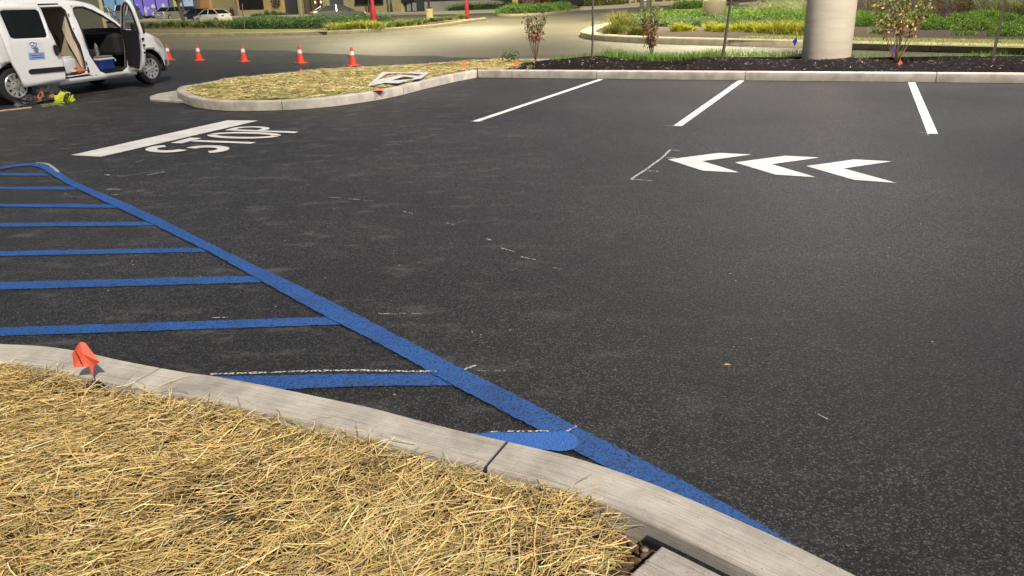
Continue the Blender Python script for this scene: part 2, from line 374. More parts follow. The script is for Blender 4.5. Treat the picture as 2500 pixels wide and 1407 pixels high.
def mixcols(n, c1, c2, sig=.18):
    t = RNG.uniform(0, 1, n)[:, None]; c = np.array(c1) * (1 - t) + np.array(c2) * t
    return np.clip(c * np.exp(RNG.normal(0, sig, n))[:, None], 0, 1)

def line_poly_(a, b, w):
    a, b = np.array(a), np.array(b); d = (b - a) / np.linalg.norm(b - a); n = np.array([-d[1], d[0]]) * w / 2
    return [tuple(a + n), tuple(b + n), tuple(b - n), tuple(a - n)]
# ================================================================ THE SETTING
sheet('road', [(-260, -40), (260, -40), (260, 420), (-260, 420)], -.014, m_road, kind='structure')
K0 = np.array(G(1165, 190)); K1 = np.array(G(2500, 204)); KU = (K1 - K0) / np.linalg.norm(K1 - K0); KV = np.array([-KU[1], KU[0]])
def SP(a, d): q = K0 + KU * a + KV * d; return (float(q[0]), float(q[1]))
edge = catmull(polyG([(-60, 117), (150, 119), (330, 123), (400, 122), (470, 122), (560, 122), (640, 124), (700, 123), (740, 129), (800, 131), (860, 133), (950, 137), (1060, 136), (1100, 140), (1200, 142)]), .5)
edge = edge + RNG.normal(0, .03, edge.shape)
lot = [tuple(p) for p in edge] + [SP(-1.0, 1.0), SP(.5, 1.2), SP(24, 1.2), (26, -12), (-60, -12), (-60, edge[0][1])]
sheet('parking_lot', lot, 0, m_asph, kind='structure')

# island with its kerb
isl_px = [(1250, 143, .15), (1150, 147, .15), (1000, 158, .15), (850, 165, .15), (700, 177, .15), (560, 192, .15), (480, 205, .15), (446, 214, .12), (434, 228, .06), (440, 247, 0), (480, 263, 0), (560, 271.5, 0), (690, 270, 0), (780, 264, 0), (850, 256, 0), (950, 240, 0), (1050, 215, 0), (1110, 201, 0), (1165, 190, 0)]
isl = catmull([G(x, y, z) for x, y, z in isl_px], .12)
joints = [G(544, 270.5), G(687, 270), G(981, 232), G(1110, 201)]
tag(sweep('kerb', isl, kerbprof(.17), m_conc, joints=joints, gap=.012), kind='structure')
strip_line = [SP(a, 0) for a in np.arange(0.02, 16, .25)]
tag(sweep('kerb', strip_line, kerbprof(.17), m_conc, joints=[G(1264, 191), G(1455, 193), G(1833, 197), G(2277, 201)], gap=.014), kind='structure')
tag(sweep('kerb', [SP(a, 2.62) for a in np.arange(16, -.6, -.25)], kerbprof(.17), m_conc, joints=[SP(3, 2.62), SP(6, 2.62)], gap=.014), kind='structure')
tag(sweep('seam_shade', isl[50:], [(-.045, .004), (.01, .004)], m_seam_shade), kind='structure'); tag(sweep('seam_shade', strip_line, [(-.07, .004), (.01, .004)], m_seam_shade), kind='structure')  # strip at the kerb foot: shadow and narrow gap painted as dark colour
isl_n = normals2d(isl); isl_in = isl + isl_n * .16
isl_poly = [tuple(p) for p in isl_in] + [SP(1.1, .16), SP(1.2, .9), SP(.4, 2.44)]
def h_isl(x, y): return .135 + .035 * abs(vnoise(x, y, 1.2)) 
grid_ground('island_turf', isl_poly, .12, h_isl, m_strawbed, kind='structure')
def h_strip(x, y):
    q = np.array([x, y]) - K0; a = q @ KU; d = q @ KV
    b = max(0, math.sin(math.pi * min(1, max(0, (d - .1) / 2.4)))) ** .8
    hump = sum(.09 * math.exp(-((a - c) ** 2) / .5) for c in (2.1, 4.7, 6.6, 9.2))
    e = min(1, max(0, (a - .1) / .8))
    return .125 + b * (.09 + hump) * e + .012 * vnoise(x * 4, y * 4)
grid_ground('mulch_bed', [SP(.3, .16), SP(16, .16), SP(16, 1.35), SP(9, 1.45), SP(7, 1.3), SP(5, 1.25), SP(2.6, 1.7), SP(1.2, 1.75), SP(.5, 1.2)], .07, h_strip, m_mulch, kind='structure')
grid_ground('lawn', [SP(.5, 1.2), SP(1.2, 1.75), SP(2.6, 1.7), SP(5, 1.25), SP(7, 1.3), SP(9, 1.45), SP(16, 1.35), SP(16, 2.46), SP(.3, 2.46)], .12, h_strip, m_turf, kind='structure')
# low concrete apron at the island's nose
ap = [G(x, y, .03) for x, y in [(367, 243), (366, 236), (385, 229), (432, 221), (470, 215), (480, 250), (436, 247)]]
mb = MB(); mb.prism(ap, -.03, .03); apr = mb.build('apron', m_conc); tag(apr, kind='structure')

# near kerb, soil bed, footpath slab
nk_px = [(-260, 815), (-120, 828), (0, 838), (100, 843), (200, 857), (300, 879), (440, 905), (540, 919), (690, 948), (800, 971), (900, 992), (1000, 1018), (1100, 1044), (1240, 1076), (1400, 1114), (1560, 1166), (1700, 1222), (1850, 1288), (1960, 1338), (2110, 1412)]
nk = [G(x, y, .15) for x, y in nk_px]; d = np.array(nk[-1]) - np.array(nk[-3]); d /= np.linalg.norm(d); nk += [tuple(np.array(nk[-1]) + d * t) for t in (.3, .7, 1.2)]
nk = catmull(nk, .05)
tag(sweep('kerb', nk[::-1], kerbprof(.172, r=.009), m_broom, joints=[G(1236, 1075, .15), G(400, 897, .15)], gap=.013), kind='structure')
ja, jb = G(1237, 1075, .15), G(1180, 1145, .15); mbj = MB(); mbj.prism(line_poly_(ja, jb, .011), .03, .143); tag(mbj.build('seam_shade', m_seam_shade), kind='structure')
nkn = normals2d(nk); nkin = nk - nkn * .165
C.objects['kerb.003'].data.polygons.foreach_set('use_smooth', [False] * len(C.objects['kerb.003'].data.polygons))
SC = np.array(G(1622, 1324, .125)); SE = np.array(G(1812, 1412, .125)); SW = np.array(G(1528, 1409, .125))
lnn = (SE - SC) / np.linalg.norm(SE - SC); lnn = np.array([-lnn[1], lnn[0]]); SC = SC - lnn * .012; SE = SE - lnn * .020; SW = SW - lnn * .012
e1 = (SE - SC) / np.linalg.norm(SE - SC); e2 = (SW - SC) / np.linalg.norm(SW - SC)
bed = [tuple(p) for p in nkin[::2]] + [(2.3, .4), (-4.5, .4)]
def h_bed(x, y):
    q = np.array([x, y]) - SC; gap = q @ e1; off = q @ np.array([e1[1], -e1[0]])
    if .0 < gap < 1.6 and -.10 < off < .10: return .0
    dd = math.hypot(x - .36, y - 1.86); return .095 + .02 * vnoise(x * 1.5, y * 1.5, 2) - .05 * math.exp(-(dd / .16) ** 2)
grid_ground('soil_bed', bed, .05, h_bed, m_soil, kind='structure')
mb = MB(); pts = [SC, SC + e1 * 1.6, SC + e1 * 1.6 + e2 * 1.4, SC + e2 * 1.4]
pp = [tuple(p) for p in pts]
bm = bmesh.new(); vs = [bm.verts.new((x, y, z)) for z in (.0, .125) for x, y in pp]
n4 = 4
bm.faces.new(vs[:4][::-1]); bm.faces.new(vs[4:]); [bm.faces.new((vs[i], vs[(i + 1) % 4], vs[4 + (i + 1) % 4], vs[4 + i])) for i in range(4)]
bmesh.ops.recalc_face_normals(bm, faces=bm.faces); bmesh.ops.bevel(bm, geom=[e for e in bm.edges if e.verts[0].co.z > .1 and e.verts[1].co.z > .1], offset=.008, segments=3, affect='EDGES')
bm.verts.index_update(); V = [v.co[:] for v in bm.verts]; Fc = [[v.index for v in f.verts] for f in bm.faces]; bm.free()
uv = [((np.array(v[:2]) - SC) @ e1, (np.array(v[:2]) - SC) @ np.array([-e1[1], e1[0]])) for v in V]
tag(link('pavement', V, Fc, m_broom, uv=uv), kind='structure')

fl = [tuple(p) for p in nk if p[0] > .44]
tag(sweep('joint_filler', fl[::-1], [(.172, .0), (.172, .098), (.184, .092), (.184, .0)], mat('black_foam', (.018, .015, .024), .9, scale=40, var=.5, bump=.6)), kind='structure')
# ================================================================ PAINTED MARKINGS
def rough_poly(px, step=.03, amp=.002, z=.004):
    P = [np.array(G(x, y)) for x, y in px]; out = []
    for i in range(len(P)):
        a, b = P[i], P[(i + 1) % len(P)]; L = np.linalg.norm(b - a); k = max(1, min(400, int(L / step))); n = np.array([-(b - a)[1], (b - a)[0]]) / (L + 1e-9)
        for j in range(k): out.append(tuple(a + (b - a) * j / k + (n * RNG.normal(0, amp) if j else 0)))
    return out
def marking(name, px, m, z=.004, amp=.002, parent=None, **k): return sheet(name, rough_poly(px, amp=amp), z, m, parent, **k)
marking('stop_bar', [(173, 379.7), (247.5, 383.6), (631, 295.5), (555.6, 294.7)], m_white, amp=.003, label='long wide white stop bar painted across the lane', cat='road marking')
def letter_quads():
    def seg(p, q, w):
        p, q = np.array(p), np.array(q); d = (q - p) / np.linalg.norm(q - p); n = np.array([-d[1], d[0]]) * w / 2
        return [tuple(p + n), tuple(q + n), tuple(q - n), tuple(p - n)]
    def arc(c, rx, ry, a0, a1, w, wy, k=18):
        o = []; i = []
        for j in range(k + 1):
            t = rad(a0 + (a1 - a0) * j / k); o.append((c[0] + rx * math.cos(t), c[1] + ry * math.sin(t))); i.append((c[0] + (rx - w) * math.cos(t), c[1] + (ry - wy) * math.sin(t)))
        return o + i[::-1]
    W = 1.0
    return {  # each letter in a unit box, x across, y up, with the stencil's bridges
        'S': [arc((.5, .73), .5, .27, 25, 255, .27, .135), arc((.5, .27), .5, .27, 75, -155, .27, .135)],
        'T': [[(0, .84), (1, .84), (1, 1), (0, 1)], [(.36, 0), (.64, 0), (.64, .815), (.36, .815)]],
        'O': [arc((.5, .5), .5, .5, -85, 85, .25, .125, 24), arc((.5, .5), .5, .5, 95, 265, .25, .125, 24)],
        'P': [[(.0, 0), (.26, 0), (.26, 1), (.0, 1)], [(.27, .9)] + arc((.5, .74), .5, .26, 90, -90, .22, .1) [:0] + [(.27, 1), (.5, 1)] + [(.5 + .5 * math.cos(rad(a)), .74 + .26 * math.sin(rad(a))) for a in range(80, -91, -10)] + [(.27, .48), (.27, .58), (.5, .58)] + [(.5 + .28 * math.cos(rad(a)), .74 + .16 * math.sin(rad(a))) for a in range(-80, 91, 10)]],
    }
# each letter's four ground corners: bottom-near, top-near, top-far, bottom-far
LETQ = {'S': [(878, 240), (428, 231), (500, 190), (950, 196)], 'T': [(996, 196), (597, 181), (705, 152), (1104, 167)], 'O': [(1150, 161), (755, 152), (850, 117), (1240, 125)], 'P': [(1275, 127), (893, 111), (975, 88), (1362, 98)]}
lx, ly = G(150 + 900 / 2.24, 270 + 160 / 2.24)
leg = empty('stop_lettering', (lx, ly, .008), label='white stencilled word STOP painted beside the stop bar', cat='road marking')
for ch in 'STOP':
    q = [np.array(G(150 + x / 2.24, 270 + y / 2.24)) for x, y in LETQ[ch]]; V = []; Fc = []
    for poly in letter_quads()[ch]:
        n = len(V); pl = [(q[0] * (1 - u) + q[3] * u) * (1 - v) + (q[1] * (1 - u) + q[2] * u) * v for u, v in poly]; V += [(p[0] - lx, p[1] - ly, 0) for p in pl]; Fc.append(tuple(range(n, n + len(pl))))
    link('letter', V, Fc, m_white, leg)
z2 = lambda L: [(1500 + x / 3.3333, 340 + y / 3.3333) for x, y in L]
for pts, lb in (([(435, 168), (850, 115), (1115, 128), (715, 182), (1020, 275), (720, 260)], 'white chevron arrow nearest the chalk layout bracket'),
                ([(980, 192), (1390, 138), (1668, 153), (1280, 207), (1638, 313), (1310, 292)], 'white chevron arrow between the two others'),
                ([(1560, 222), (1950, 168), (2258, 184), (1865, 242), (2297, 360), (1950, 335)], 'white chevron arrow farthest right of the three')):
    marking('chevron', z2(pts), m_white, amp=.0015, label=lb, cat='road marking', group='white chevron arrows in a row')
def line_poly(a, b, w):
    a, b = np.array(a), np.array(b); d = (b - a) / np.linalg.norm(b - a); n = np.array([-d[1], d[0]]) * w / 2
    return [tuple(a + n), tuple(b + n), tuple(b - n), tuple(a - n)]
for a, b, lb in (((1160, 297.5), (1467, 194.5), 'white parking line nearest the straw island'), ((1654, 308.5), (1813, 195.5), 'middle white parking line meeting the kerb'), ((2277, 327.5), (2224, 198.5), 'white parking line in front of the concrete column, rightmost')):
    sheet('parking_line', line_poly(G(*a), G(*b), .105), .004, m_white, label=lb, cat='road marking', group='white parking bay lines')
# short chalk cross ticks at the near ends of the bay lines and the layout bracket by the chevrons
def chalk(px, w=.02, z=.008):
    MBx = MB()
    for i in range(len(px) - 1):
        q = line_poly(G(*px[i]), G(*px[i + 1]), w); MBx.add([(x, y, z + .0004 * i) for x, y in q], [(0, 1, 2, 3)])
    return MBx
def chalks(name, lists, label, group=None):
    mb = MB()
    for L_, w_ in lists:
        c = chalk(L_, w_); mb.add(c.v, c.f)
    return tag(mb.build(name, m_chalk), label, 'chalk mark', group)
chalks('layout_bracket', [(z2([(135, 333), (245, 262), (395, 152), (455, 92)]), .026), (z2([(452, 92), (530, 99)]), .018), (z2([(392, 152), (495, 158)]), .02), (z2([(243, 262), (367, 269)]), .018), (z2([(130, 333), (310, 346)]), .016)], 'thin white chalk layout bracket left of the chevrons')
chalks('chalk_tick', [([(1148, 297.5), (1180, 298)], .02)], 'short chalk tick at near end of the line by the straw island', 'chalk ticks at the bay lines')
chalks('chalk_tick', [([(1620, 307.5), (1660, 309)], .016)], 'short chalk tick at near end of the middle parking line', 'chalk ticks at the bay lines')
chalks('chalk_tick', [([(2244, 325.5), (2290, 327.5)], .018), ([(2264, 328), (2266, 333)], .012)], 'short chalk tick at near end of the rightmost parking line', 'chalk ticks at the bay lines')
for k, (L_, w_) in enumerate([([(800, 484), (835, 486)], .009), ([(850, 488), (880, 490)], .01), ([(888, 491), (914, 493)], .010), ([(985, 518), (1008, 524)], .01), ([(1085, 546), (1112, 552)], .011), ([(1186, 586), (1200, 589)], .016), ([(1222, 608), (1256, 617)], .012), ([(1272, 630), (1308, 637)], .012), ([(1350, 656), (1372, 661)], .009)]):
    chalks('chalk_dash', [(L_, w_)], ['first', 'second', 'third', 'fourth', 'fifth', 'sixth', 'seventh', 'eighth', 'last'][k] + ' dash from the left of the faint broken chalk line', 'dashes of the broken chalk line')
chalks('chalk_dash', [([(925, 769), (966, 770)], .008), ([(975, 768), (1032, 769)], .004)], 'small chalk dash right of the blue border line')
chalks('chalk_dash', [([(518, 779), (556, 778)], .008)], 'small chalk dash on the long blue hatch stripe')
for (L_, w_), lb in zip([([(330, 398), (352, 392)], .012), ([(360, 430), (402, 421)], .02), ([(256, 429), (269, 429.5)], .03), ([(262, 464), (296, 465)], .022), ([(272, 478), (300, 476)], .016), ([(335, 469), (352, 465)], .014)], ('faint chalk scuff just below the stop bar', 'longest slanting chalk scuff beyond the blue border', 'short bright chalk scuff farthest up beside the border curve', 'bright level chalk scuff above the third hatch stripe end', 'lowest chalk scuff beside the blue border line', 'small tilted chalk scuff right of two level ones')):
    chalks('chalk_scuff', [(L_, w_)], lb, 'chalk scuffs beyond the blue border')

for (L_, w_), lb in zip([([(1990, 1012), (2024, 1030)], .0035), ([(2196, 1146), (2236, 1176)], .002)], ('faint pale scratch in the asphalt right of the yellow leaf', 'very faint scratch at the lower right of the lot')):
    chalks('scratch', [(L_, w_)], lb)
# blue border line and hatch stripes (the border lies a little above them)
Afar = np.array(G(300, 495)); Bfar = np.array(G(1420, 1050)); dd = (Bfar - Afar) / np.linalg.norm(Bfar - Afar)
far = [G(x, y) for x, y in [(95, 401), (118, 403.5), (135, 411), (150, 425), (190, 448), (240, 470), (300, 495), (400, 540.5), (500, 590), (600, 640), (700, 686), (870, 770), (1000, 838), (1120, 899), (1270, 974), (1420, 1052), (1580, 1132), (1700, 1196), (1850, 1281), (1930, 1329), (2000, 1371), (2060, 1407)]]
near = [G(x, y) for x, y in [(78, 406), (100, 412), (120, 424), (160, 448), (190, 463), (270, 501), (370, 548), (460, 592), (520, 622), (620, 678), (700, 723), (800, 778), (900, 829), (1000, 883), (1095, 938), (1200, 994), (1330, 1062), (1430, 1118), (1540, 1182), (1660, 1252)]]
near.append(tuple(np.array(near[-1]) + dd * .6))
def rough(L, amp=.0022, step=.025):
    L = catmull(L, step); return L + normals2d(L) * RNG.normal(0, amp, (len(L), 1))
ring_o = catmull([G(x, y) for x, y in [(95, 401), (75, 400), (40, 402.5), (0, 409.5), (-80, 424), (-200, 440)]], .05); ring_i = catmull([G(x, y) for x, y in [(-200, 448), (-80, 431), (0, 416), (40, 408.5), (78, 406)]], .05)
bl = [tuple(p) for p in rough(far)[::-1]] + [tuple(p) for p in ring_o[1:]] + [tuple(p) for p in ring_i[:-1]] + [tuple(p) for p in rough(near)]
sheet('border_line', bl, .008, m_blue, label='thick blue border line running diagonally past the kerb', cat='road marking')
hs = [([(-60, 423.5), (105, 424), (122, 430), (-60, 429)], 'thin blue hatch stripe farthest away, inside the curve'),
      ([(-60, 457), (178, 457), (190, 464), (-60, 463.4)], 'second farthest blue hatch stripe'),
      ([(-60, 498), (278, 500.6), (294, 509), (-60, 505)], 'third farthest blue hatch stripe'),
      ([(-60, 546), (364, 542.4), (380, 551.6), (-60, 555.6)], 'fourth farthest blue hatch stripe, middle of the row'),
      ([(-80, 616), (486, 606), (504, 616.5), (-80, 628)], 'fifth farthest blue hatch stripe'),
      ([(-120, 693), (622, 675), (660, 690), (-120, 712)], 'wide blue hatch stripe third nearest the kerb corner'),
      ([(-200, 808), (812, 775), (850, 793), (-200, 829)], 'longest blue hatch stripe passing behind the orange flag'),
      ([(500, 921), (821, 915.6), (1064, 913), (1120, 912), (1112, 943), (930, 943.4), (715, 951), (560, 960)], 'blue hatch stripe with thick white chalk along its far edge'),
      ([(1150, 1063), (1340, 1061), (1372, 1060), (1390, 1062), (1402, 1068), (1410, 1078), (1413, 1089), (1409, 1098), (1398, 1104), (1382, 1107), (1365, 1108), (1300, 1100), (1180, 1085)], 'short round-ended bright blue stripe beside the kerb joint')]
for px, lb in hs: marking('hatch_stripe', px, m_blue2 if 'round' in lb else m_blue, z=.011 if 'round' in lb else .004, amp=.002, label=lb, cat='road marking', group='blue hatch stripes')
def fuzzy_line(name, px, w, label):
    L = catmull([G(x, y) for x, y in px], .02); n = normals2d(L); ws = w * (1 + .5 * np.array([vnoise(i * .31, 2, 1) for i in range(len(L))]))
    V = [(*(p + q * a), .013) for p, q, a in zip(L, n, ws)] + [(*(p - q * a), .013) for p, q, a in zip(L, n, ws)]
    k = len(L); return tag(link(name, V, [(i, i + 1, k + i + 1, k + i) for i in range(k - 1)], m_chalk), label, 'chalk mark')
fuzzy_line('chalk_line', [(515, 919.5), (620, 916.5), (800, 911), (900, 911), (1000, 912.5), (1066, 913.5)], .008, 'rough white chalk line along the far edge of a blue stripe')
fuzzy_line('chalk_line', [(1193, 1061), (1260, 1060), (1342, 1059.5)], .004, 'thin white chalk line edging the round-ended blue stripe')
fuzzy_line('chalk_line', [(1134, 908), (1150, 902), (1162, 898)], .007, 'short slanting chalk dab where border line meets a stripe')
fuzzy_line('chalk_line', [(1384, 1060), (1400, 1051), (1416, 1041)], .005, 'chalk dab at the tip of the round-ended stripe')
fuzzy_line('chalk_line', [(88, 400.5), (104, 401), (118, 404), (132, 413), (144, 424)], .016, 'smudged white chalk around the blue border curve')
fuzzy_line('chalk_line', [(1166, 911), (1235, 911.5)], .002, 'faint thin chalk line right of the border line')

# ================================================================ STRAW, GRASS
def straw_cols(n, green=.12):
    c = mixcols(n, (.90, .70, .32), (.72, .52, .20), .2); g = RNG.uniform(size=n) < green; c[g] = mixcols(g.sum(), (.50, .50, .16), (.30, .34, .10), .2)
    p = RNG.uniform(size=n) < .1; c[p] = mixcols(p.sum(), (.86, .76, .50), (.8, .68, .4), .1)
    b = RNG.uniform(size=n) < .15; c[b] = mixcols(b.sum(), (.32, .19, .07), (.22, .13, .05), .2); return c
edge_pts = [tuple(p) for p in (nk - nkn * .182) if p[0] < .22 and p[1] > 1.95]
straw_poly = edge_pts + [G(1505, 1270, .12), G(1512, 1345, .12), G(1495, 1400, .12), (.28, 1.3), (-3.9, 1.3), (-3.9, edge_pts[0][1])]
n = 54000; b = scatter(straw_poly, n)
dens = np.array([vnoise(x * 1.3, y * 1.3, 1.3, 4) for x, y in b]); keep = RNG.uniform(size=n) < np.clip(1.02 - .9 * np.clip(dens - .2, 0, 1), .45, 1); b = b[keep]; n = len(b)
flow = np.array([.25 + .9 * vnoise(x * .8, y * .8, 1, 2) for x, y in b])
ang = flow + RNG.normal(0, .75, n); ln = np.clip(RNG.lognormal(math.log(.078), .5, n), .02, .30)
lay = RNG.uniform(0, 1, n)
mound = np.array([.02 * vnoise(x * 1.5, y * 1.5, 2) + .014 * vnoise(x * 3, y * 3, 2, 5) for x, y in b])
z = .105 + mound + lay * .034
strips('straw', b, ang, ln, RNG.uniform(.0013, .0038, n), z, RNG.normal(0, .08, n), RNG.normal(0, .06, n), np.array([1.0, .95, .86]) * straw_cols(n, .05) * (.36 + .88 * lay)[:, None], m_straw)  # lower stems coloured darker: shade under the top layer put into the colour
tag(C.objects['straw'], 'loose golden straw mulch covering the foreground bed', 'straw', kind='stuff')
n = 26000; b = scatter(straw_poly, n); o = strips('chaff', b, RNG.uniform(0, 6.28, n), RNG.uniform(.006, .028, n), RNG.uniform(.0008, .002, n), .105 + np.array([.02 * vnoise(x * 1.5, y * 1.5, 2) + .014 * vnoise(x * 3, y * 3, 2, 5) for x, y in b]) + RNG.uniform(0, .04, n), RNG.normal(0, .35, n), RNG.normal(0, .12, n), straw_cols(n, .02) * RNG.uniform(.5, 1, (n, 1)), m_straw)
tag(o, 'fine broken straw chaff between the longer stems', 'straw', kind='stuff')
# stray stems poking over the kerb edge
n = 520; i = RNG.integers(0, len(edge_pts), n); b = np.array(edge_pts)[i] + RNG.normal(0, .028, (n, 2)) + np.array([-.02, -.035])
o = strips('straw', b, RNG.uniform(0, 6.28, n), np.clip(RNG.normal(.07, .03, n), .02, .16), RNG.uniform(.0014, .003, n), np.full(n, .15) + RNG.uniform(-.01, .02, n), RNG.normal(0, .4, n), RNG.normal(0, .08, n), straw_cols(n), m_straw)
tag(o, 'stray straw stems lapping over the inner edge of the kerb', 'straw', kind='stuff')
n = 2200; b = np.concatenate([np.array(edge_pts)[RNG.integers(0, len(edge_pts), n // 2)] + RNG.normal(0, .03, (n // 2, 2)) + [-.03, -.05], scatter(straw_poly, n // 2)])
o = strips('grass', b, RNG.uniform(0, 6.28, n), RNG.uniform(.03, .08, n), np.full(n, .0012), np.full(n, .10), RNG.uniform(.1, .6, n), RNG.uniform(0, .8, n), mixcols(n, (.22, .26, .08), (.12, .16, .04)), m_leaf, up=True)
tag(o, 'thin green grass seedlings sprouting through the straw', 'grass', kind='stuff')
# one long stem across the kerb, one in the bed
for (p0, p1, z0, z1, lb) in (((365, 955), (466, 913), .145, .17, 'long pale straw stem lying across the kerb by the orange flag'), ((378, 745 + 380), (418, 1045), .15, .17, 'long straw stem lying on top of the near straw')):
    a = (*G(*p0, z0), z0); c = (*G(*p1, z1), z1); mb = MB().tube([a, tuple((a[i] + c[i]) / 2 + (0, 0, .006)[i] for i in range(3)), c], [.0022, .002, .0012], 6); tag(mb.build('straw_stem', mat('pale_straw', (.74, .62, .28), .5)), lb, 'straw')
# dirt clods and pebbles
def pebbles(name, centre, spread, n, smin, smax, m, z, label, cat='stone', group=None, kind=None):
    bm = bmesh.new()
    for _ in range(n):
        x, y = centre[0] + RNG.normal(0, spread), centre[1] + RNG.normal(0, spread); s = RNG.uniform(smin, smax)
        r = bmesh.ops.create_icosphere(bm, subdivisions=2, radius=s)
        sc = RNG.uniform(.6, 1.2, 3)
        for v in r['verts']: v.co = Vector((v.co.x * sc[0], v.co.y * sc[1], v.co.z * sc[2] * .7)) * (1 + RNG.normal(0, .06)) + Vector((x, y, z))
    bm.verts.index_update(); o = link(name, [v.co[:] for v in bm.verts], [[v.index for v in f.verts] for f in bm.faces], m, smooth=True); bm.free(); return tag(o, label, cat, group, kind)
m_clod = mat('clod', (.20, .13, .075), .95, scale=60, col2=(.09, .055, .03), bump=.8, bscale=90)
m_stone = mat('pale_stone', (.42, .35, .26), .8, scale=50, var=.4, bump=.4)
pebbles('soil_clods', G(1555, 1345, .06), .055, 130, .004, .016, m_clod, .06, 'crumbly brown soil clods in the bare gap beside the slab', 'soil', kind='stuff')
for (px, py), s, lb in (((1583, 1382), .011, 'pale pebble in the bare soil gap below the slab corner'), ((1575, 1350), .009, 'larger pale stone tucked against the slab corner'), ((150, 934), .02, 'tan stone by the kerb left of the orange flag'), ((163, 940), .014, 'small brown stone touching the tan stone by the flag'), ((185, 930), .016, 'reddish stone nearest the orange flag'), ((205, 928), .018, 'grey stone chip against the kerb by the flag')):
    pebbles('stone', G(px, py, .11), .001, 1, s, s * 1.1, m_stone, .118, lb)
mb = MB().lathe([(.001, 0), (.045, .002), (.05, .012), (.038, .024), (.02, .03), (.001, .031)], 20, (*G(232, 945, .12), .11)); tag(mb.build('valve_cap', mat('black_rubber', (.012, .012, .012), .35), smooth=True), 'round black cap in the soil at the foot of the orange flag', 'cap')
# tiny chips scattered on the asphalt
P = np.array([(x, y) for x, y in scatter([G(60, 300), G(1300, 300), G(2400, 420), G(2300, 900), G(300, 800)], 210)])
V = []; Fc = []
for (x, y) in P:
    s = float(RNG.uniform(.002, .007)); a = RNG.uniform(0, 6); k = len(V)
    for j in range(4): V.append((x + s * math.cos(a + j * 1.57), y + s * math.sin(a + j * 1.57) * .7, .001))
    V.append((x, y, s * .7)); Fc += [(k + j, k + (j + 1) % 4, k + 4) for j in range(4)]
tag(link('grit', V, Fc, mat('pale_grit', (.6, .56, .5), .8)), 'tiny pale grit chips scattered over the black asphalt', 'grit', kind='stuff')
P = np.array([SP(RNG.uniform(-5, 12), -abs(RNG.normal(0, .12)) - .02) for _ in range(160)]); V = []; Fc = []
for (x, y) in P:
    s = float(RNG.uniform(.004, .015)); a = RNG.uniform(0, 6); k = len(V)
    V += [(x + s * math.cos(a + j * 1.57), y + s * math.sin(a + j * 1.57) * .5, .001) for j in range(4)] + [(x, y, s * .6)]; Fc += [(k + j, k + (j + 1) % 4, k + 4) for j in range(4)]
tag(link('mulch_crumbs', V, Fc, mat('brown_crumb', (.16, .09, .05), .9)), 'brown mulch crumbs lying along the foot of the kerb', 'debris', kind='stuff')
for q, s, lb in (((1776, 893), .018, 'small yellow leaf lying alone on the black asphalt'), ((963, 967), .009, 'tiny tan leaf on asphalt near the kerb')):
    x, y = G(*q); V = [(x - s, y, .004), (x - s * .2, y + s * .45, .010), (x + s, y - s * .3, .005), (x - s * .1, y - s * .4, .007)]; tag(link('leaf', V, [(0, 3, 2, 1)], mat('yellow_leaf', (.62, .42, .12), .6)), lb, 'leaf')

# straw on the island
ipoly = [tuple(p) for p in (isl + isl_n * .17)] + [SP(.8, .3), SP(.3, 1.6)]
n = 12500; b = scatter(ipoly, n); zz = np.array([h_isl(x, y) for x, y in b])
wt = np.array([vnoise(x * .9, y * .9, 1, 3) for x, y in b]); gk = RNG.uniform(size=n) < np.clip(.8 - 1.1 * np.clip(wt, -.2, 1), .12, 1); b = b[gk]; zz = zz[gk]; n = len(b)
o = strips('straw', b, RNG.uniform(0, 6.28, n), np.clip(RNG.normal(.12, .05, n), .04, .3), RNG.uniform(.004, .009, n), zz + RNG.uniform(.004, .03, n), RNG.normal(0, .15, n), RNG.normal(0, .06, n), straw_cols(n, .2), m_straw)
tag(o, 'pale straw strewn over the kerbed island', 'straw', kind='stuff')
n = 11000; b = scatter(ipoly, n); zz = np.array([h_isl(x, y) for x, y in b])
o = strips('grass', b, RNG.uniform(0, 6.28, n), RNG.uniform(.02, .06, n), RNG.uniform(.003, .006, n), zz, RNG.uniform(.1, .6, n), RNG.uniform(0, .8, n), mixcols(n, (.34, .36, .08), (.16, .20, .04)), m_leaf, up=True)
tag(o, 'young green grass growing through the straw on the island', 'grass', kind='stuff')
# tall grass on the strip behind the mulch
def strip_grass(a0, a1, d0, d1, n, hmin, hmax, label, c1=(.20, .33, .05), c2=(.09, .20, .02), name='grass'):
    a = RNG.uniform(a0, a1, n); d = RNG.uniform(d0, d1, n); b = np.array([SP(x, y) for x, y in zip(a, d)]); zz = np.array([h_strip(x, y) for x, y in b])
    o = strips(name, b, RNG.uniform(0, 6.28, n), RNG.uniform(hmin, hmax, n), RNG.uniform(.004, .008, n), zz, RNG.uniform(0, .35, n), RNG.uniform(0, .6, n), mixcols(n, c1, c2), m_leaf, up=True)
    return tag(o, label, 'grass', kind='stuff')
strip_grass(1.0, 2.6, 1.5, 2.4, 1000, .05, .12, 'thin green grass behind the first sapling on the mulch strip')
strip_grass(2.2, 4.6, 1.2, 2.4, 3400, .09, .21, 'tall bright green grass behind the mulch around the second bush')
strip_grass(4.6, 6.1, 1.4, 2.4, 900, .10, .22, 'sparse green grass between the second sapling and the column')
strip_grass(6.9, 9.4, 1.3, 2.4, 900, .04, .13, 'short thin grass behind the mulch right of the column')
strip_grass(9.4, 15, 1.3, 2.4, 900, .04, .10, 'thin grass at the right end of the mulch strip')
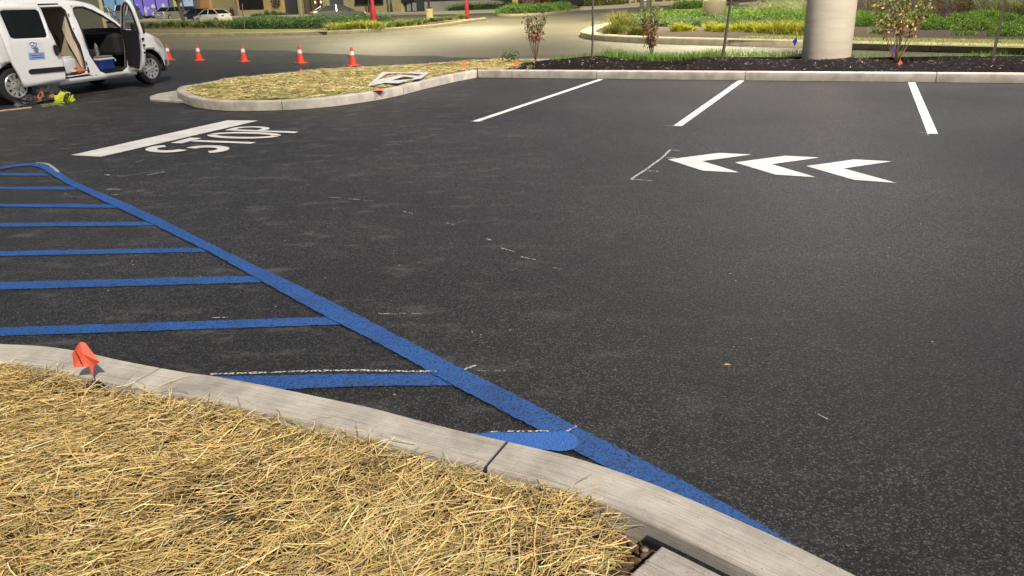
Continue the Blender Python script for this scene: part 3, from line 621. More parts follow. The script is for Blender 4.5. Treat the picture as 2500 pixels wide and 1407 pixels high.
# wood chips on the mulch
n = 1500; b = np.array([SP(RNG.uniform(.7, 12), RNG.uniform(.2, 1.3)) for _ in range(n)]); zz = np.array([h_strip(x, y) for x, y in b]) + .008
k_ = RNG.uniform(size=n) < .16; cc = mixcols(n, (.05, .035, .03), (.02, .014, .012), .3); cc[k_] = mixcols(k_.sum(), (.45, .36, .28), (.25, .17, .12), .3)
o = strips('mulch_chips', b, RNG.uniform(0, 6.28, n), RNG.uniform(.02, .07, n), RNG.uniform(.006, .014, n), zz, RNG.normal(0, .3, n), RNG.normal(0, .05, n), cc, m_straw); tag(o, 'pale and dark wood chips on the black mulch strip', 'mulch', kind='stuff')
n = 260; b = np.array([SP(RNG.uniform(.5, 14), RNG.uniform(.22, 1.2)) for _ in range(n)]); zz = np.array([h_strip(x, y) for x, y in b]) + .01

# ================================================================ CONES, FLAGS, STENCIL
m_cone = mat('cone_orange', (.82, .07, .03), .45, var=.12, scale=20); m_refl = mat('cone_collar', (.82, .80, .78), .35); m_cbase = mat('cone_base', (.78, .10, .04), .5)
cone = empty('traffic_cone', (*G(862, 161), 0), .5)
bm = MB().box((0, 0, .012), (.29, .29, .024), bev=.008); bm.build('base', m_cbase, cone)
mb = MB().lathe([(.108, .018), (.104, .03), (.098, .035), (.030, .415), (.027, .44), (.018, .452), (.014, .44)], 28); mb.build('body', m_cone, cone, True)
mb = MB().lathe([(.0598, .262), (.0598 + .001, .262), (.0428 + .001, .355), (.0428, .355)], 28); mb.build('reflective_collar', m_refl, cone, True)
cones = [((862, 161), .5, 'red-orange cone touching the back kerb of the straw island, rightmost'), ((735, 155), .9, 'red-orange cone standing behind the small island flag'), ((597, 151), .7, 'red-orange cone second in the row from the van'), ((487, 148), .5, 'red-orange cone standing alone just right of the white van'), ((413, 147), .9, 'red-orange cone partly hidden by the front bumper of the white van')]
for i, (q, r_, lb) in enumerate(cones):
    c = cone if i == 0 else copy_tree(cone); c.location = (*G(*q), 0); c.rotation_euler = (0, 0, r_); tag(c, lb, 'cone', 'traffic cones in a row behind the island')
m_fl = mat('orange_flag', (.98, .17, .09), .6, var=.1, scale=40); m_wire = mat('wire', (.22, .2, .18), .35, metal=.8); m_bf = mat('blue_flag', (.04, .06, .55), .6); m_ink = mat('black_ink', (.02, .02, .02), .6)
def facing_wire(p0, lean, h, rz, s, m, name, label, cat='flag', group=None):
    """wire stake with a plastic flag folded over it"""
    t = empty(name, p0, rz, label=label, cat=cat, group=group)
    MB().tube([(0, 0, -.03), (lean * .4, 0, h * .4), (lean, 0, h)], .0018 if s < .1 else .004, 6).build('wire', m_wire, t)
    x0, zt = lean * .9, h * .87
    V = [(x0 + a * s, b * s, zt + c * s) for a, b, c in ((0, 0, 0), (-.5, -.25, -.7), (-.7, -.1, -1.7), (.2, -.15, -1.65), (.16, .2, -.8), (.3, .05, -.1), (1.0, -.1, -1.4), (.45, .12, -1.7), (.32, -.05, -2.35), (.2, -.3, -.7))]
    o = link('flag', V, [(0, 1, 2, 4), (4, 2, 3), (0, 9, 5), (5, 9, 6), (9, 8, 7, 6), (0, 4, 9)], m, t)
    md = o.modifiers.new('thickness', 'SOLIDIFY'); md.thickness = .0006
    return t
fx = facing_wire(G3(241, 947, .11), -.034, .245, 0, .066, m_fl, 'marker_flag', 'large orange marker flag on wire by the near kerb', group='orange marker flags')
mb = MB()
for k in range(9): mb.box((-.040 + .0012 * k, -.026, .180 - k * .0065), (.006, .0008, .004), ry=.15)
mb.build('printed_lettering', m_ink, fx)
mb = MB().tube([(.012 * math.cos(a), .012 * math.sin(a) , .005) for a in np.linspace(0, 6.3, 20)], .001, 5); mb.build('wire_loop', mat('white_wire', (.7, .68, .62), .5), fx)
for q, z0, s, lb in (((735, 178), .14, .06, 'orange marker flag at the back edge of the straw island'), ((1131, 165), .14, .09, 'orange marker flag in the straw by the white stencil'), ((1050, 154), .14, .03, 'tiny orange flag tip on the far side of the island'), ((1259, 164), .15, .085, 'tilted orange marker flag in mulch left of the first bush'), ((2195, 163), .17, .085, 'orange marker flag in mulch below the bush by the column')):
    t = empty('marker_flag', (*G(*q, z0), z0 - .02), RNG.uniform(-.3, .3), label=lb, cat='flag', group='orange marker flags'); tl = 1.2 if 'tilted' in lb else .25
    MB().tube([(0, 0, -.03), (.01, 0, s * 1.9)], .003, 6).build('wire', m_wire, t)
    o = link('flag', [(tl * s * .3, 0, s * 1.9), (-s * .25, -.1 * s, s * 1.0), (-s * .42, -.2 * s, s * .15), (s * .45, -.05 * s, s * .12), (s * .62 , .15 * s, s * .9), (tl * s * .7, .1 * s, s * 1.6)], [(0, 1, 2), (0, 2, 3), (0, 3, 4, 5)], m_fl, t); o.modifiers.new('t', 'SOLIDIFY').thickness = .002
x, y = G(922, 223, .15); tag(link('marker_flag', [(x - .09, y - .03, .157), (x + .09, y, .16), (x + .11, y + .14, .165), (x - .06, y + .1, .158)], [(0, 1, 2, 3)], m_fl), 'fallen orange marker flag lying flat on the island kerb', 'flag', 'orange marker flags')
for a_, d_, h, lb in ((5.9, 2.0, .42, 'blue marker flag on a wire left of the concrete column'), (7.66, 1.9, .30, 'blue marker flag behind the bush by the column')):
    p = SP(a_, d_); t = empty('marker_flag', (p[0], p[1], .15), 0, label=lb, cat='flag', group='blue marker flags')
    MB().tube([(-.06, 0, 0), (-.03, 0, h * .5), (.02, 0, h + .05)], .003, 6).build('wire', m_wire, t)
    o = link('flag', [(.02, 0, h + .04), (-.05, .01, h - .04), (-.005, -.02, h - .13), (.04, 0, h - .05)], [(0, 1, 2), (0, 2, 3)], m_bf, t); o.modifiers.new('t', 'SOLIDIFY').thickness = .002
# white chevron stencil sheet on the island
sz = .20
def SG(x, y): return G(700 + x / 5, y / 5, sz)
Q = lambda L: [SG(*p) for p in L]
outer = Q([(985, 1052), (1165, 880), (1740, 884), (1560, 965)]); 
mst = mat('stencil_plastic', (.72, .71, .72), .4)
bm = bmesh.new()
bars = [Q([(985, 1052), (1165, 880), (1250, 880), (1100, 980), (1080, 1005)]), Q([(1165, 880), (1740, 884), (1640, 908), (1430, 888), (1300, 893), (1200, 900)]), Q([(985, 1052), (1080, 1005), (1110, 975), (1400, 915), (1460, 925), (1300, 975), (1230, 1005)]), Q([(1400, 915), (1440, 918), (1600, 930), (1740, 884), (1640, 960), (1520, 975), (1560, 950), (1440, 935)]), Q([(1230, 990), (1520, 970), (1360, 1018), (1200, 1012)])]
mb = MB()
for i, bpoly in enumerate(bars): mb.prism(bpoly, sz + .0006 * i - .004, sz + .0006 * i)
tag(mb.build('stencil', mst), 'flat white plastic chevron stencil lying on the straw island', 'stencil')

# ================================================================ BUSHES, SAPLINGS, COLUMN ON THE STRIP
m_bark = mat('bark', (.13, .10, .07), .85, scale=30, var=.4, bump=.5, bscale=60); m_twig = mat('twig', (.22, .14, .08), .8)
def bush(px, hpx, base_z, height, spread, nstem, nleaf, label, ctop, cmid, low):
    p = G(px, hpx, base_z); t = empty('shrub', (p[0], p[1], base_z - .02), 0, label=label, cat='shrub', group='sparse bushes on the mulch strip')
    mb = MB(); L = []
    for i in range(nstem):
        a = RNG.uniform(0, 6.28); o = RNG.uniform(.25, 1) * spread; h = height * RNG.uniform(.78, 1); q = []
        for k in range(7):
            u = k / 6; q.append((math.cos(a) * o * u ** .8 + .02 * RNG.normal() * u, math.sin(a) * o * u ** .8 + .02 * RNG.normal() * u, h * u))
        mb.tube(q, [.008 * (1 - .75 * k / 6) for k in range(7)], 5)
        for j in range(nleaf // nstem):
            u = RNG.uniform(low, 1) ** .8; f = u * 6; k = min(5, int(f)); f -= k
            L.append([q[k][c] * (1 - f) + q[k + 1][c] * f + RNG.normal(0, .035 if c < 2 else .03) for c in range(3)])
    mb.build('stems', m_twig, t); L = np.array(L); u = L[:, 2] / height; n = len(L)
    col = np.where((u + RNG.normal(0, .1, n) > .62)[:, None], mixcols(n, ctop, tuple(c * .5 for c in ctop)), mixcols(n, cmid, tuple(c * .5 for c in cmid), .3))
    leafmesh('foliage', L, RNG.uniform(.035, .085, n), col, m_leaf, t, droop=.9, asp=.55); return t
bush(1308, 148, .2, 1.05, .30, 12, 420, 'red-brown leafed bush with green top, leftmost on the strip', (.22, .22, .08), (.46, .18, .09), .42)
bush(1592, 140, .2, 1.12, .36, 14, 620, 'dense olive brown bush between the two saplings', (.22, .21, .08), (.42, .22, .11), .2)
bush(2188, 149, .22, 1.22, .48, 18, 900, 'broad green and bronze bush right of the column', (.30, .32, .09), (.48, .30, .13), .36)
p = G(1245, 147, .2); L = RNG.normal(0, 1, (260, 3)) * (.11, .11, .07) + (0, 0, .10); t = empty('young_plant', (p[0], p[1], .14), 0, label='small low dark green plant beside the tilted orange flag', cat='plant')
leafmesh('foliage', L, RNG.uniform(.03, .06, 260), mixcols(260, (.08, .20, .04), (.04, .11, .02)), m_leaf, t); MB().tube([(0, 0, -.02), (.01, 0, .1)], .004, 5).build('stem', m_twig, t)
p = G(1295, 166, .18); L = np.array([(math.cos(a) * .03, math.sin(a) * .03, .02) for a in np.linspace(0, 6, 26)]); tag(leafmesh('weed', L + (p[0], p[1], .17), RNG.uniform(.04, .07, 26), mixcols(26, (.3, .34, .12), (.2, .26, .08)), m_leaf), 'tiny pale green weed at the kerb edge in the mulch', 'plant')
def sapling(a, d, base_z, top_px, label, r=.022):
    p = SP(a, d); t = empty('sapling', (p[0], p[1], base_z), 0, label=label, cat='tree', group='thin saplings on the mulch strip')
    # lean follows the photo: where the stem crosses the top of the picture
    q = G(top_px, 0, 1.15) if False else None
    lx = top_px; pts = [(lx * h + .012 * math.sin(h * 3), .02 * math.sin(h * 2), h) for h in (-.05, .3, .7, 1.1, 1.6, 2.2, 2.9)]
    MB().tube(pts, [r * 1.1, r, r * .95, r * .85, r * .75, r * .6, r * .35], 8).build('trunk', m_bark, t)
    mb = MB(); Lf = []
    for i in range(16):
        h = RNG.uniform(2.2, 3.2); a_ = RNG.uniform(0, 6.28); ln = RNG.uniform(.3, .7) * (1.2 - (h - 2.2) * .7); b0 = (lx * h, 0, h - .3); e = (b0[0] + math.cos(a_) * ln, math.sin(a_) * ln, h + .3)
        mb.tube([b0, e], [.008, .003], 5)
        for j in range(26):
            u = RNG.uniform(.3, 1.1); Lf.append([b0[c] * (1 - u) + e[c] * u + RNG.normal(0, .07) for c in range(3)])
    mb.build('branches', m_twig, t); Lf = np.array(Lf); leafmesh('crown', Lf, RNG.uniform(.05, .09, len(Lf)), mixcols(len(Lf), (.12, .17, .04), (.06, .09, .02)), m_leaf, t)
    return t
sapling(2.08, 1.1, .30, .012, 'straight thin sapling left of the brown bushes')
sapling(4.72, .80, .28, .10, 'slightly crooked sapling in the middle of the strip', .026)
sapling(9.18, 1.35, .25, .05, 'sapling leaning right at the far right of the strip', .024)
# concrete column (foot of a tall lamp)
p = G(2031, 155, .2); t = empty('concrete_column', (p[0], p[1] + .3, .05), 0, label='thick round pale concrete lamp column standing in the mulch', cat='column')
m_col = mat('column_concrete', (.78, .68, .53), .85, scale=1.6, var=.16, bump=.2, bscale=12, stretch=(1, 1, 5))
MB().lathe([(.425, 0), (.425, 2.55), (.41, 2.6), (.05, 2.6)], 64).build('shaft', m_col, t, True)

MB().lathe([(.16, 2.6), (.16, 2.63), (.09, 2.64), (.07, 8.2)], 16).build('pole', mat('dark_post_paint', (.045, .045, .04), .45), t, True)
MB().box((0, -.1, 8.25), (.5, 1.6, .14), bev=.03).build('lamp_head', mat('dark_post_paint', (.045, .045, .04), .45), t)
l = bpy.data.lights.new('lamp_light', 'SPOT'); l.energy = 4400; l.color = (1, .90, .90); l.spot_size = rad(155); l.spot_blend = .6; l.shadow_soft_size = .2; lo = bpy.data.objects.new('lamp_light', l); C.objects.link(lo); lo.parent = t; lo.location = (0, -.7, 8.1)

# ================================================================ MEDIAN BEDS ACROSS THE ROAD
def blob_foliage(name, centres, leaf, n, cols, parent=None, m=None, blade=False):
    """foliage shells: many small leaves over and inside low mounds (cx, cy, z, rx, ry, rz)"""
    P = []; w_ = np.array([c[3] * c[4] for c in centres]); w_ = w_ / w_.sum()
    for c, k in zip(centres, (w_ * n).astype(int)):
        v = RNG.normal(size=(k, 3)); v[:, 2] = abs(v[:, 2]); v /= np.linalg.norm(v, axis=1)[:, None]
        r = RNG.uniform(.72, 1.04, k)[:, None] ** .7; r *= 1 + .10 * np.sin(v[:, :1] * 9 + c[0]) * np.cos(v[:, 1:2] * 8)
        P.append(v * r * (c[3], c[4], c[5]) + (c[0], c[1], c[2]))
    P = np.concatenate(P); o = leafmesh(name, P, RNG.uniform(leaf * .6, leaf * 1.3, len(P)), mixcols(len(P), *cols, .3), m or m_leaf, parent, droop=-.9, asp=.3)
    # dark core per mound, painted as shade between leaves, joined into the same mesh
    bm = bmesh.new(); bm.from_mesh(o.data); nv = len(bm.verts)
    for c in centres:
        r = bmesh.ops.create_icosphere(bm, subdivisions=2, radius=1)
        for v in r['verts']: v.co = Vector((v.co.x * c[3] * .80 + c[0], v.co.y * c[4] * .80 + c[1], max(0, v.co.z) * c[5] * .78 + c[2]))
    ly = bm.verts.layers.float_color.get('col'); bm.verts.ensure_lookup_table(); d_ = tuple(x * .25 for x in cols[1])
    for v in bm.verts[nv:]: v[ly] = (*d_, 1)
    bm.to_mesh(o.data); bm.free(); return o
GREEN = ((.20, .34, .05), (.06, .13, .02)); DK = ((.10, .20, .045), (.035, .08, .02)); YEL = ((.72, .70, .08), (.34, .36, .05)); OLIVE = ((.20, .24, .06), (.09, .12, .03))
# left median
lm_f = [G(x, y) for x, y in [(60, 80), (270, 87), (400, 89.5), (560, 88.5), (700, 86.5), (820, 83.5), (900, 79.5), (1000, 73), (1060, 67.5), (1110, 61), (1186, 49)]]
lm_b = [G(1178, 44, .15), G(1100, 50, .15), G(1000, 52, .15), G(900, 53, .15), G(760, 54, .15), G(600, 56, .15), G(450, 61, .15), G(330, 66, .15), G(60, 72, .15)]
Lf = catmull(lm_f, .8)
tag(sweep('kerb', Lf, kerbprof(.25), m_shade_kerb, joints=[G(864, 81), G(560, 88)], gap=.03), kind='structure')
Lb = catmull(lm_b, .8); tag(sweep('kerb', Lb, kerbprof(.25), m_shade_kerb), kind='structure')
poly = [tuple(x) for x in (Lf + normals2d(Lf) * .2)] + [tuple(x) for x in (Lb + normals2d(Lb) * .2)]
sheet('median_soil', poly, .135, m_mulch2, kind='structure')
lawn_px = [(60, 74), (300, 80), (560, 80), (700, 78), (800, 76.5), (780, 73), (740, 71.5), (560, 71.5), (400, 72), (60, 66)]
m_lawn = mat('dry_lawn', (.15, .14, .045), .9, scale=1.5, col2=(.10, .10, .03), bump=1, bscale=18)
sheet('lawn', polyG(lawn_px, .15), .141, m_lawn, kind='structure')
def mound_row(px, z, rx, ry, rz, jitter=.15):
    out = []
    for x, y in px:
        g = G(x, y, z); k = RNG.uniform(1 - jitter, 1 + jitter); out.append((g[0], g[1], z, rx * k, ry, rz * RNG.uniform(1 - jitter, 1 + jitter)))
    return out
hc = mound_row([(x, 70.5 - (x > 700) * (x - 700) * .008) for x in range(592, 800, 16)] + [(x, 66) for x in range(600, 900, 20)], .1, .9, 1.1, .62)
tag(blob_foliage('hedge', hc, .09, 15000, DK), 'low dark green hedge along the road below the restaurant', 'hedge', kind='stuff')
hc = mound_row([(x, 57) for x in range(840, 940, 22)], .1, 1.2, 1.0, .5); tag(blob_foliage('hedge', hc, .09, 3500, DK), 'short dark hedge behind the nearer red lamp post', 'hedge')
def clump(p, s, h, n, cols, name, label, group, w=.012):
    o = strips(name, np.array([p[:2]]) + RNG.normal(0, s * .22, (n, 2)), RNG.uniform(0, 6.28, n), RNG.uniform(h * .45, h, n) * RNG.uniform(.75, 1.1), np.full(n, w), np.full(n, .13), RNG.uniform(0, .9, n), RNG.uniform(.2, 1.1, n), mixcols(n, *cols, .25), m_leaf, up=True)
    return tag(o, label, 'grass clump', group)
k = 0
ordn = ['first', 'second', 'third', 'fourth', 'fifth', 'sixth', 'seventh', 'eighth', 'ninth', 'tenth', 'eleventh', 'twelfth', 'thirteenth', 'fourteenth']
for i, (x, y, s, h) in enumerate([(375, 68, 1.0, .6), (415, 67, 1.0, .55), (455, 67, 1.1, .75), (490, 67, 1.0, .7), (520, 67, 1.0, .65), (552, 67, 1.0, .65), (575, 68, 1.0, .6)]):
    clump(G(x, y, .13), s, h, 700, OLIVE, 'grass_clump', ordn[i] + ' from the left of the olive grass clumps by the parked cars', 'olive grass clumps on the left median', .03)
for i, (x, y, s, h) in enumerate([(818, 73, .8, .55), (842, 73, .9, .6), (868, 72, .9, .6), (893, 71, .9, .55), (918, 71, .8, .5), (945, 68, .8, .5), (968, 66, .8, .5), (990, 63, .7, .45), (1012, 61, .7, .5), (1030, 58, .6, .45), (1056, 54, .5, .4), (1072, 52, .5, .35), (1094, 50, .5, .4), (1126, 46, .5, .45)]):
    clump(G(x, y, .13), s, h, 520, ((.44, .45, .08), (.20, .24, .04)) if i < 5 else OLIVE, 'grass_clump', ordn[i] + ' from the left of the grass clumps beside the red lamp posts', 'yellow-green grass clumps around the red posts', .022)
# right median: kerb band, mulch, lawn, groundcover
rt = [G(x, y, 0) for x, y in [(1640, 44), (1560, 54), (1500, 62), (1452, 72), (1424, 82), (1417, 88), (1424, 92), (1450, 97), (1500, 101), (1600, 106), (1780, 111), (1980, 116), (2086, 120), (2270, 124.5), (2500, 130), (2800, 138)]]
RtL = catmull(rt, .25)
tag(sweep('kerb', RtL, kerbprof(.55, .16, .03), mat('tan_kerb', (.50, .43, .28), .85, var=.25, scale=4, bump=.3, bscale=80), joints=[G(1776, 111), G(2270, 124.5), G(1600, 106)], gap=.02), kind='structure')
rin = [tuple(x) for x in (RtL + normals2d(RtL) * .5)] + [(24, 22), (24, 40), (8, 40)]
sheet('median_soil', rin, .135, m_mulch2, kind='structure')
sheet('lawn', polyG([(1778, 97.5), (1800, 92), (1835, 86.5), (1980, 86.5), (2090, 91), (2300, 93.5), (2500, 97), (2800, 101), (2800, 128), (2500, 116), (2086, 106), (1980, 101)], .15), .141, mat('green_lawn', (.24, .25, .06), .9, scale=4, col2=(.15, .17, .04), bump=1, bscale=22), kind='structure')
n = 5200; bpl = polyG([(1785, 97), (1835, 87), (1980, 87), (2090, 92), (2500, 98), (2700, 101), (2700, 124), (2500, 115), (2086, 105), (1980, 100.5)], .15); b = scatter(bpl, n)
o = strips('grass', b, RNG.uniform(0, 6.28, n), RNG.uniform(.03, .07, n), RNG.uniform(.006, .012, n), np.full(n, .15), RNG.uniform(.1, .7, n), RNG.uniform(0, .8, n), mixcols(n, (.38, .38, .10), (.20, .23, .05)), m_leaf, up=True); tag(o, 'mown yellow-green grass strip along the right median kerb', 'grass', kind='stuff')
hc = mound_row([(x, y) for y, x0 in ((66, 1560), (60, 1555), (54, 1570), (49, 1600), (45, 1640)) for x in range(x0, 1990, 26)], .1, .85, .9, .42, .22)
tag(blob_foliage('groundcover', hc, .075, 42000, GREEN), 'spreading bright green juniper groundcover left of the column', 'groundcover', kind='stuff')
for i, (x, y, rx) in enumerate([(2125, 66, .62), (2210, 70, .55), (2300, 74, .66), (2405, 76, .75), (2488, 90, .55), (2540, 78, .7), (2160, 54, .7), (2265, 57, .8), (2370, 59, .9), (2480, 62, .8), (2560, 64, .8), (2120, 48, .7), (2420, 48, .9)]):
    g = G(x, y, .13); t = blob_foliage('juniper_mound', [(0, 0, 0, rx * .86, rx * .6, .34)], .06, 3000, ((.24, .38, .06), (.08, .16, .03)))
    t.location = (g[0], g[1] + .5, .1); tag(t, ['low round juniper mound just right of the column, front row', 'front row juniper mound directly behind the bronze bush', 'front row juniper mound nearly at the middle between bush and sapling', 'wide front row juniper mound behind the leaning sapling', 'small juniper mound lowest at the right edge', 'juniper mound past the right edge of the view', 'second row juniper mound just right of the column', 'second row juniper mound behind the bronze bush', 'wide second row juniper mound below the dark shrubs', 'second row juniper mound right of the leaning sapling', 'second row juniper mound past the right edge', 'back row juniper mound next to the column', 'back row juniper mound beneath the tall grass'][i], 'shrub', 'juniper mounds right of the column')
for i, (x, y, s, h) in enumerate([(1497, 84, .7, .55), (1522, 76, .8, .7), (1512, 62, .8, .7), (1556, 86, .7, .5), (1655, 77, .45, .38), (1682, 76, .4, .32), (1738, 76, .5, .40), (1762, 78, .5, .35), (1800, 76, .6, .42), (1835, 78, .6, .48), (1865, 80, .6, .50), (1905, 82, .65, .52), (1945, 83, .7, .52), (1975, 83, .6, .48)]):
    clump(G(x, y, .13), s, h, 620, YEL if i >= 4 else ((.30, .28, .05), (.14, .17, .03)), 'grass_clump', ordn[i] + ' from the left of the yellow grass clumps before the juniper', 'yellow grass clumps on the right median', .014)
clump(G(2140, 82, .13), .5, .25, 300, ((.25, .33, .08), (.12, .2, .04)), 'grass_clump', 'low green tuft in mulch right of the column', None); clump(G(2360, 86, .13), .7, .16, 400, ((.2, .28, .07), (.1, .16, .04)), 'grass_clump', 'flat green tuft in mulch near the leaning sapling', None)
for i, (x, y) in enumerate([(1858, 44), (1885, 42), (1915, 42), (1945, 44), (1972, 46), (2425, 40), (2470, 42), (2520, 42)]):
    clump(G(x, y, .13), 1.1, .95 + .1 * (i % 3), 700, ((.42, .42, .22), (.20, .26, .10)), 'ornamental_grass', (ordn[i] + ' tall feathery pale grass from the left, ' + ('left of the column' if i < 5 else 'behind the leaning sapling')), 'tall feathery grasses', .012)
for i, (x, y) in enumerate([(2118, 42), (2150, 40), (2225, 40), (2262, 41), (2300, 42), (2335, 42), (2368, 42)]):
    g = G(x, y, .13); t = empty('shrub', (g[0], g[1], .1), 0, label=ordn[i] + ' from the left of the dark reddish upright shrubs', cat='shrub', group='dark reddish shrubs behind the junipers')
    mb = MB(); Lx = []
    for j in range(9):
        a_ = RNG.uniform(0, 6.28); e = (math.cos(a_) * .45, math.sin(a_) * .45, RNG.uniform(.6, .95)); mb.tube([(0, 0, 0), (e[0] * .6, e[1] * .6, e[2] * .5), e], [.01, .008, .004], 5)
        for q in range(110): u = RNG.uniform(.25, 1.05); Lx.append([e[c] * u + RNG.normal(0, .10) for c in range(3)])
    mb.build('stems', m_twig, t); leafmesh('foliage', np.array(Lx), RNG.uniform(.04, .08, len(Lx)), mixcols(len(Lx), (.13, .15, .06), (.16, .08, .05), .3), m_leaf, t)
# lamp posts, signs posts, planters in the medians
m_red = mat('red_post_paint', (.30, .010, .02), .5, var=.1); m_dark = mat('dark_post_paint', (.045, .045, .04), .45); m_post = mat('olive_post', (.13, .13, .07), .5)
m_lamp = mat('lamp_glass', (1, .9, .6), .4, emit=((1.0, .86, .52), 25))
def lamp_post(p, m, h, r0, r1, label, power=0, col=(1, .88, .55), collar=None, z=.0, group=None, arm=(0, -1), cat='lamp post'):
    t = empty('lamp_post', (p[0], p[1], z), 0, label=label, cat=cat, group=group)
    mb = MB()
    if collar: mb.lathe([(r0 * 1.2, 0), (r0 * 1.2, .05), (r0, .06), (r0, collar), (r1, collar + .12), (r1 * .8, h)], 20)
    else: mb.lathe([(r0, 0), (r1, h)], 16)
    mb.build('pole', m, t, True)
    a = Vector((arm[0], arm[1], 0)).normalized(); mb = MB().tube([(0, 0, h - .1), tuple(a * .5 + Vector((0, 0, h + .05))), tuple(a * 1.0 + Vector((0, 0, h + .08)))], .04, 8); mb.build('arm', m, t)
    hd = MB().box((a.x * 1.3, a.y * 1.3, h + .06), (.6, .6, .14), bev=.03).build('lamp_head', m_dark, t)
    MB().box((a.x * 1.3, a.y * 1.3, h - .022), (.46, .46, .02)).build('lens', m_lamp, hd)
    if power:
        l = bpy.data.lights.new('lamp_light', 'SPOT'); l.energy = power; l.color = col; l.spot_size = rad(150); l.spot_blend = .6; l.shadow_soft_size = .25
        lo = bpy.data.objects.new('lamp_light', l); C.objects.link(lo); lo.parent = t; lo.location = (a.x * 1.3, a.y * 1.3, h - .06)
    return t
PW = 9000
lamp_post(G(914, 66, .13), m_red, 9.5, .15, .095, 'nearer thick red lamp post standing in yellow-green grass', PW, collar=1.05, group='red lamp posts', arm=(.3, -1))
lamp_post(G(1141, 45, .13), m_red, 9.5, .12, .08, 'farther red lamp post at the tip of the left median', PW * 1.3, collar=1.05, group='red lamp posts', arm=(.6, -1))
lamp_post(G(739, 52, .13), m_post, 7.0, .17, .14, 'olive square-looking lamp post in front of the restaurant doors', PW * .9, arm=(-.2, -1))
lamp_post(G(1566, 44, .13), m_dark, 6.5, .11, .10, 'thinner dark post left of its twin in the juniper', 0, group='dark twin posts in the juniper')
lamp_post(G(1583, 46, .13), m_dark, 6.5, .13, .12, 'thicker dark post right of its twin in the juniper', PW * 1.0, group='dark twin posts in the juniper', arm=(-.4, -1))
g = G(1748, 60, .13); t = empty('lamp_post', (g[0], g[1] + .4, .13), 0, label='dark lamp post on a tan concrete drum in the juniper', cat='lamp post')
MB().lathe([(.42, 0), (.46, .86), (.44, .9), (.05, .9)], 32).build('concrete_base', mat('tan_concrete', (.20, .175, .11), .85, scale=4, bump=.3), t, True)
MB().lathe([(.30, .9), (.30, .97), (.25, .98), (.25, 1.05), (.13, 1.06), (.11, 7.5)], 20).build('pole', m_dark, t, True)
MB().box((0, -.5, 7.5), (.5, 1.2, .14), bev=.03).build('lamp_head', m_dark, t)
l = bpy.data.lights.new('lamp_light', 'SPOT'); l.energy = PW * .9; l.color = (1, .88, .6); l.spot_size = rad(150); l.spot_blend = .6; l.shadow_soft_size = .25; lo = bpy.data.objects.new('lamp_light', l); C.objects.link(lo); lo.parent = t; lo.location = (0, -.8, 7.35)

# ================================================================ THE WHITE VAN
m_vp = mat('van_white_paint', (.88, .88, .87), .28, var=.03, coat=.6); m_blk = mat('black_trim', (.02, .02, .02), .5); m_int = mat('dark_interior', (.018, .018, .02), .7)
m_tan = mat('tan_panel', (.52, .43, .31), .7, var=.1, scale=3); m_tan2 = mat('tan_panel_pale', (.66, .56, .42), .65, var=.08, scale=3)
m_glass = mat('tinted_window', (.010, .013, .012), .25, spec=.2); m_clear = mat('clear_glass', (.85, .92, .88), .02, trans=1, alpha=.28)
m_tyre = mat('tyre_rubber', (.022, .021, .02), .8, bump=.3, bscale=60); m_rim = mat('hubcap_silver', (.55, .54, .52), .32, metal=.5, var=.06); m_hole = mat('wheel_hole', (.01, .01, .01), .8)
m_head = mat('headlight_glass', (.75, .75, .68), .08, metal=.3); m_seal = m_blk
VA = rad(68.05); VO = G(46, 256)
van = empty('van', (VO[0], VO[1], 0), VA, label='white work van with both side doors open, parked beyond the island', cat='van')
def ins(s, z):
    a = .17 * max(0, (z - 1.05) / .7) ** 1.4 if z > 1.05 else .035 * ((1.05 - z) / .8) ** 2
    if s > 3.0: a += .30 * ((s - 3.0) / .78) ** 2.6
    if s < -.3: a += .05 * ((-.3 - s) / .5) ** 2
    return a
def side(s, z, off=0): i = ins(s, z); return (s + .75 * i * (1 if z > 1.05 else 0) + (.78 * i if s > 3.0 else 0), i - off, z)
def arch(cx, r, a0, a1, n=14): return [(cx + r * math.cos(rad(a0 + (a1 - a0) * i / n)), .33 + r * math.sin(rad(a0 + (a1 - a0) * i / n))) for i in range(n + 1)]
shoulder = [(-.70, 1.71), (-.5, 1.755), (.14, 1.76), (.94, 1.75), (1.46, 1.73), (1.81, 1.69), (2.08, 1.615), (2.29, 1.50), (2.5, 1.35), (2.65, 1.215), (2.78, 1.12), (3.0, 1.085), (3.26, 1.04), (3.44, .975), (3.58, .89), (3.66, .80), (3.73, .62), (3.77, .45), (3.77, .33)]
outline = shoulder + [(3.68, .24)] + arch(3.23, .395, -10, 190) + [(2.80, .235), (1.6, .235), (.52, .225)] + arch(.08, .395, -10, 190) + [(-.45, .25), (-.76, .30), (-.80, 1.0), (-.76, 1.5)]
slide_hole = [(.60, 1.61), (1.34, 1.615), (1.41, 1.55), (1.45, 1.23), (1.55, .92), (1.58, .66), (1.585, .5), (1.54, .42), (1.44, .40), (.60, .40)]
front_hole = [(1.60, 1.575), (1.66, 1.60), (1.83, 1.60), (2.01, 1.54), (2.23, 1.435), (2.49, 1.275), (2.62, 1.17), (2.65, 1.02), (2.645, .77), (2.58, .43), (2.45, .365), (2.03, .36), (1.92, .41), (1.84, .55), (1.745, .72), (1.71, .91), (1.69, 1.07), (1.65, 1.28), (1.60, 1.5)]
qwin = [(-.55, 1.15), (-.60, 1.55), (-.1, 1.58), (-.05, 1.12)]
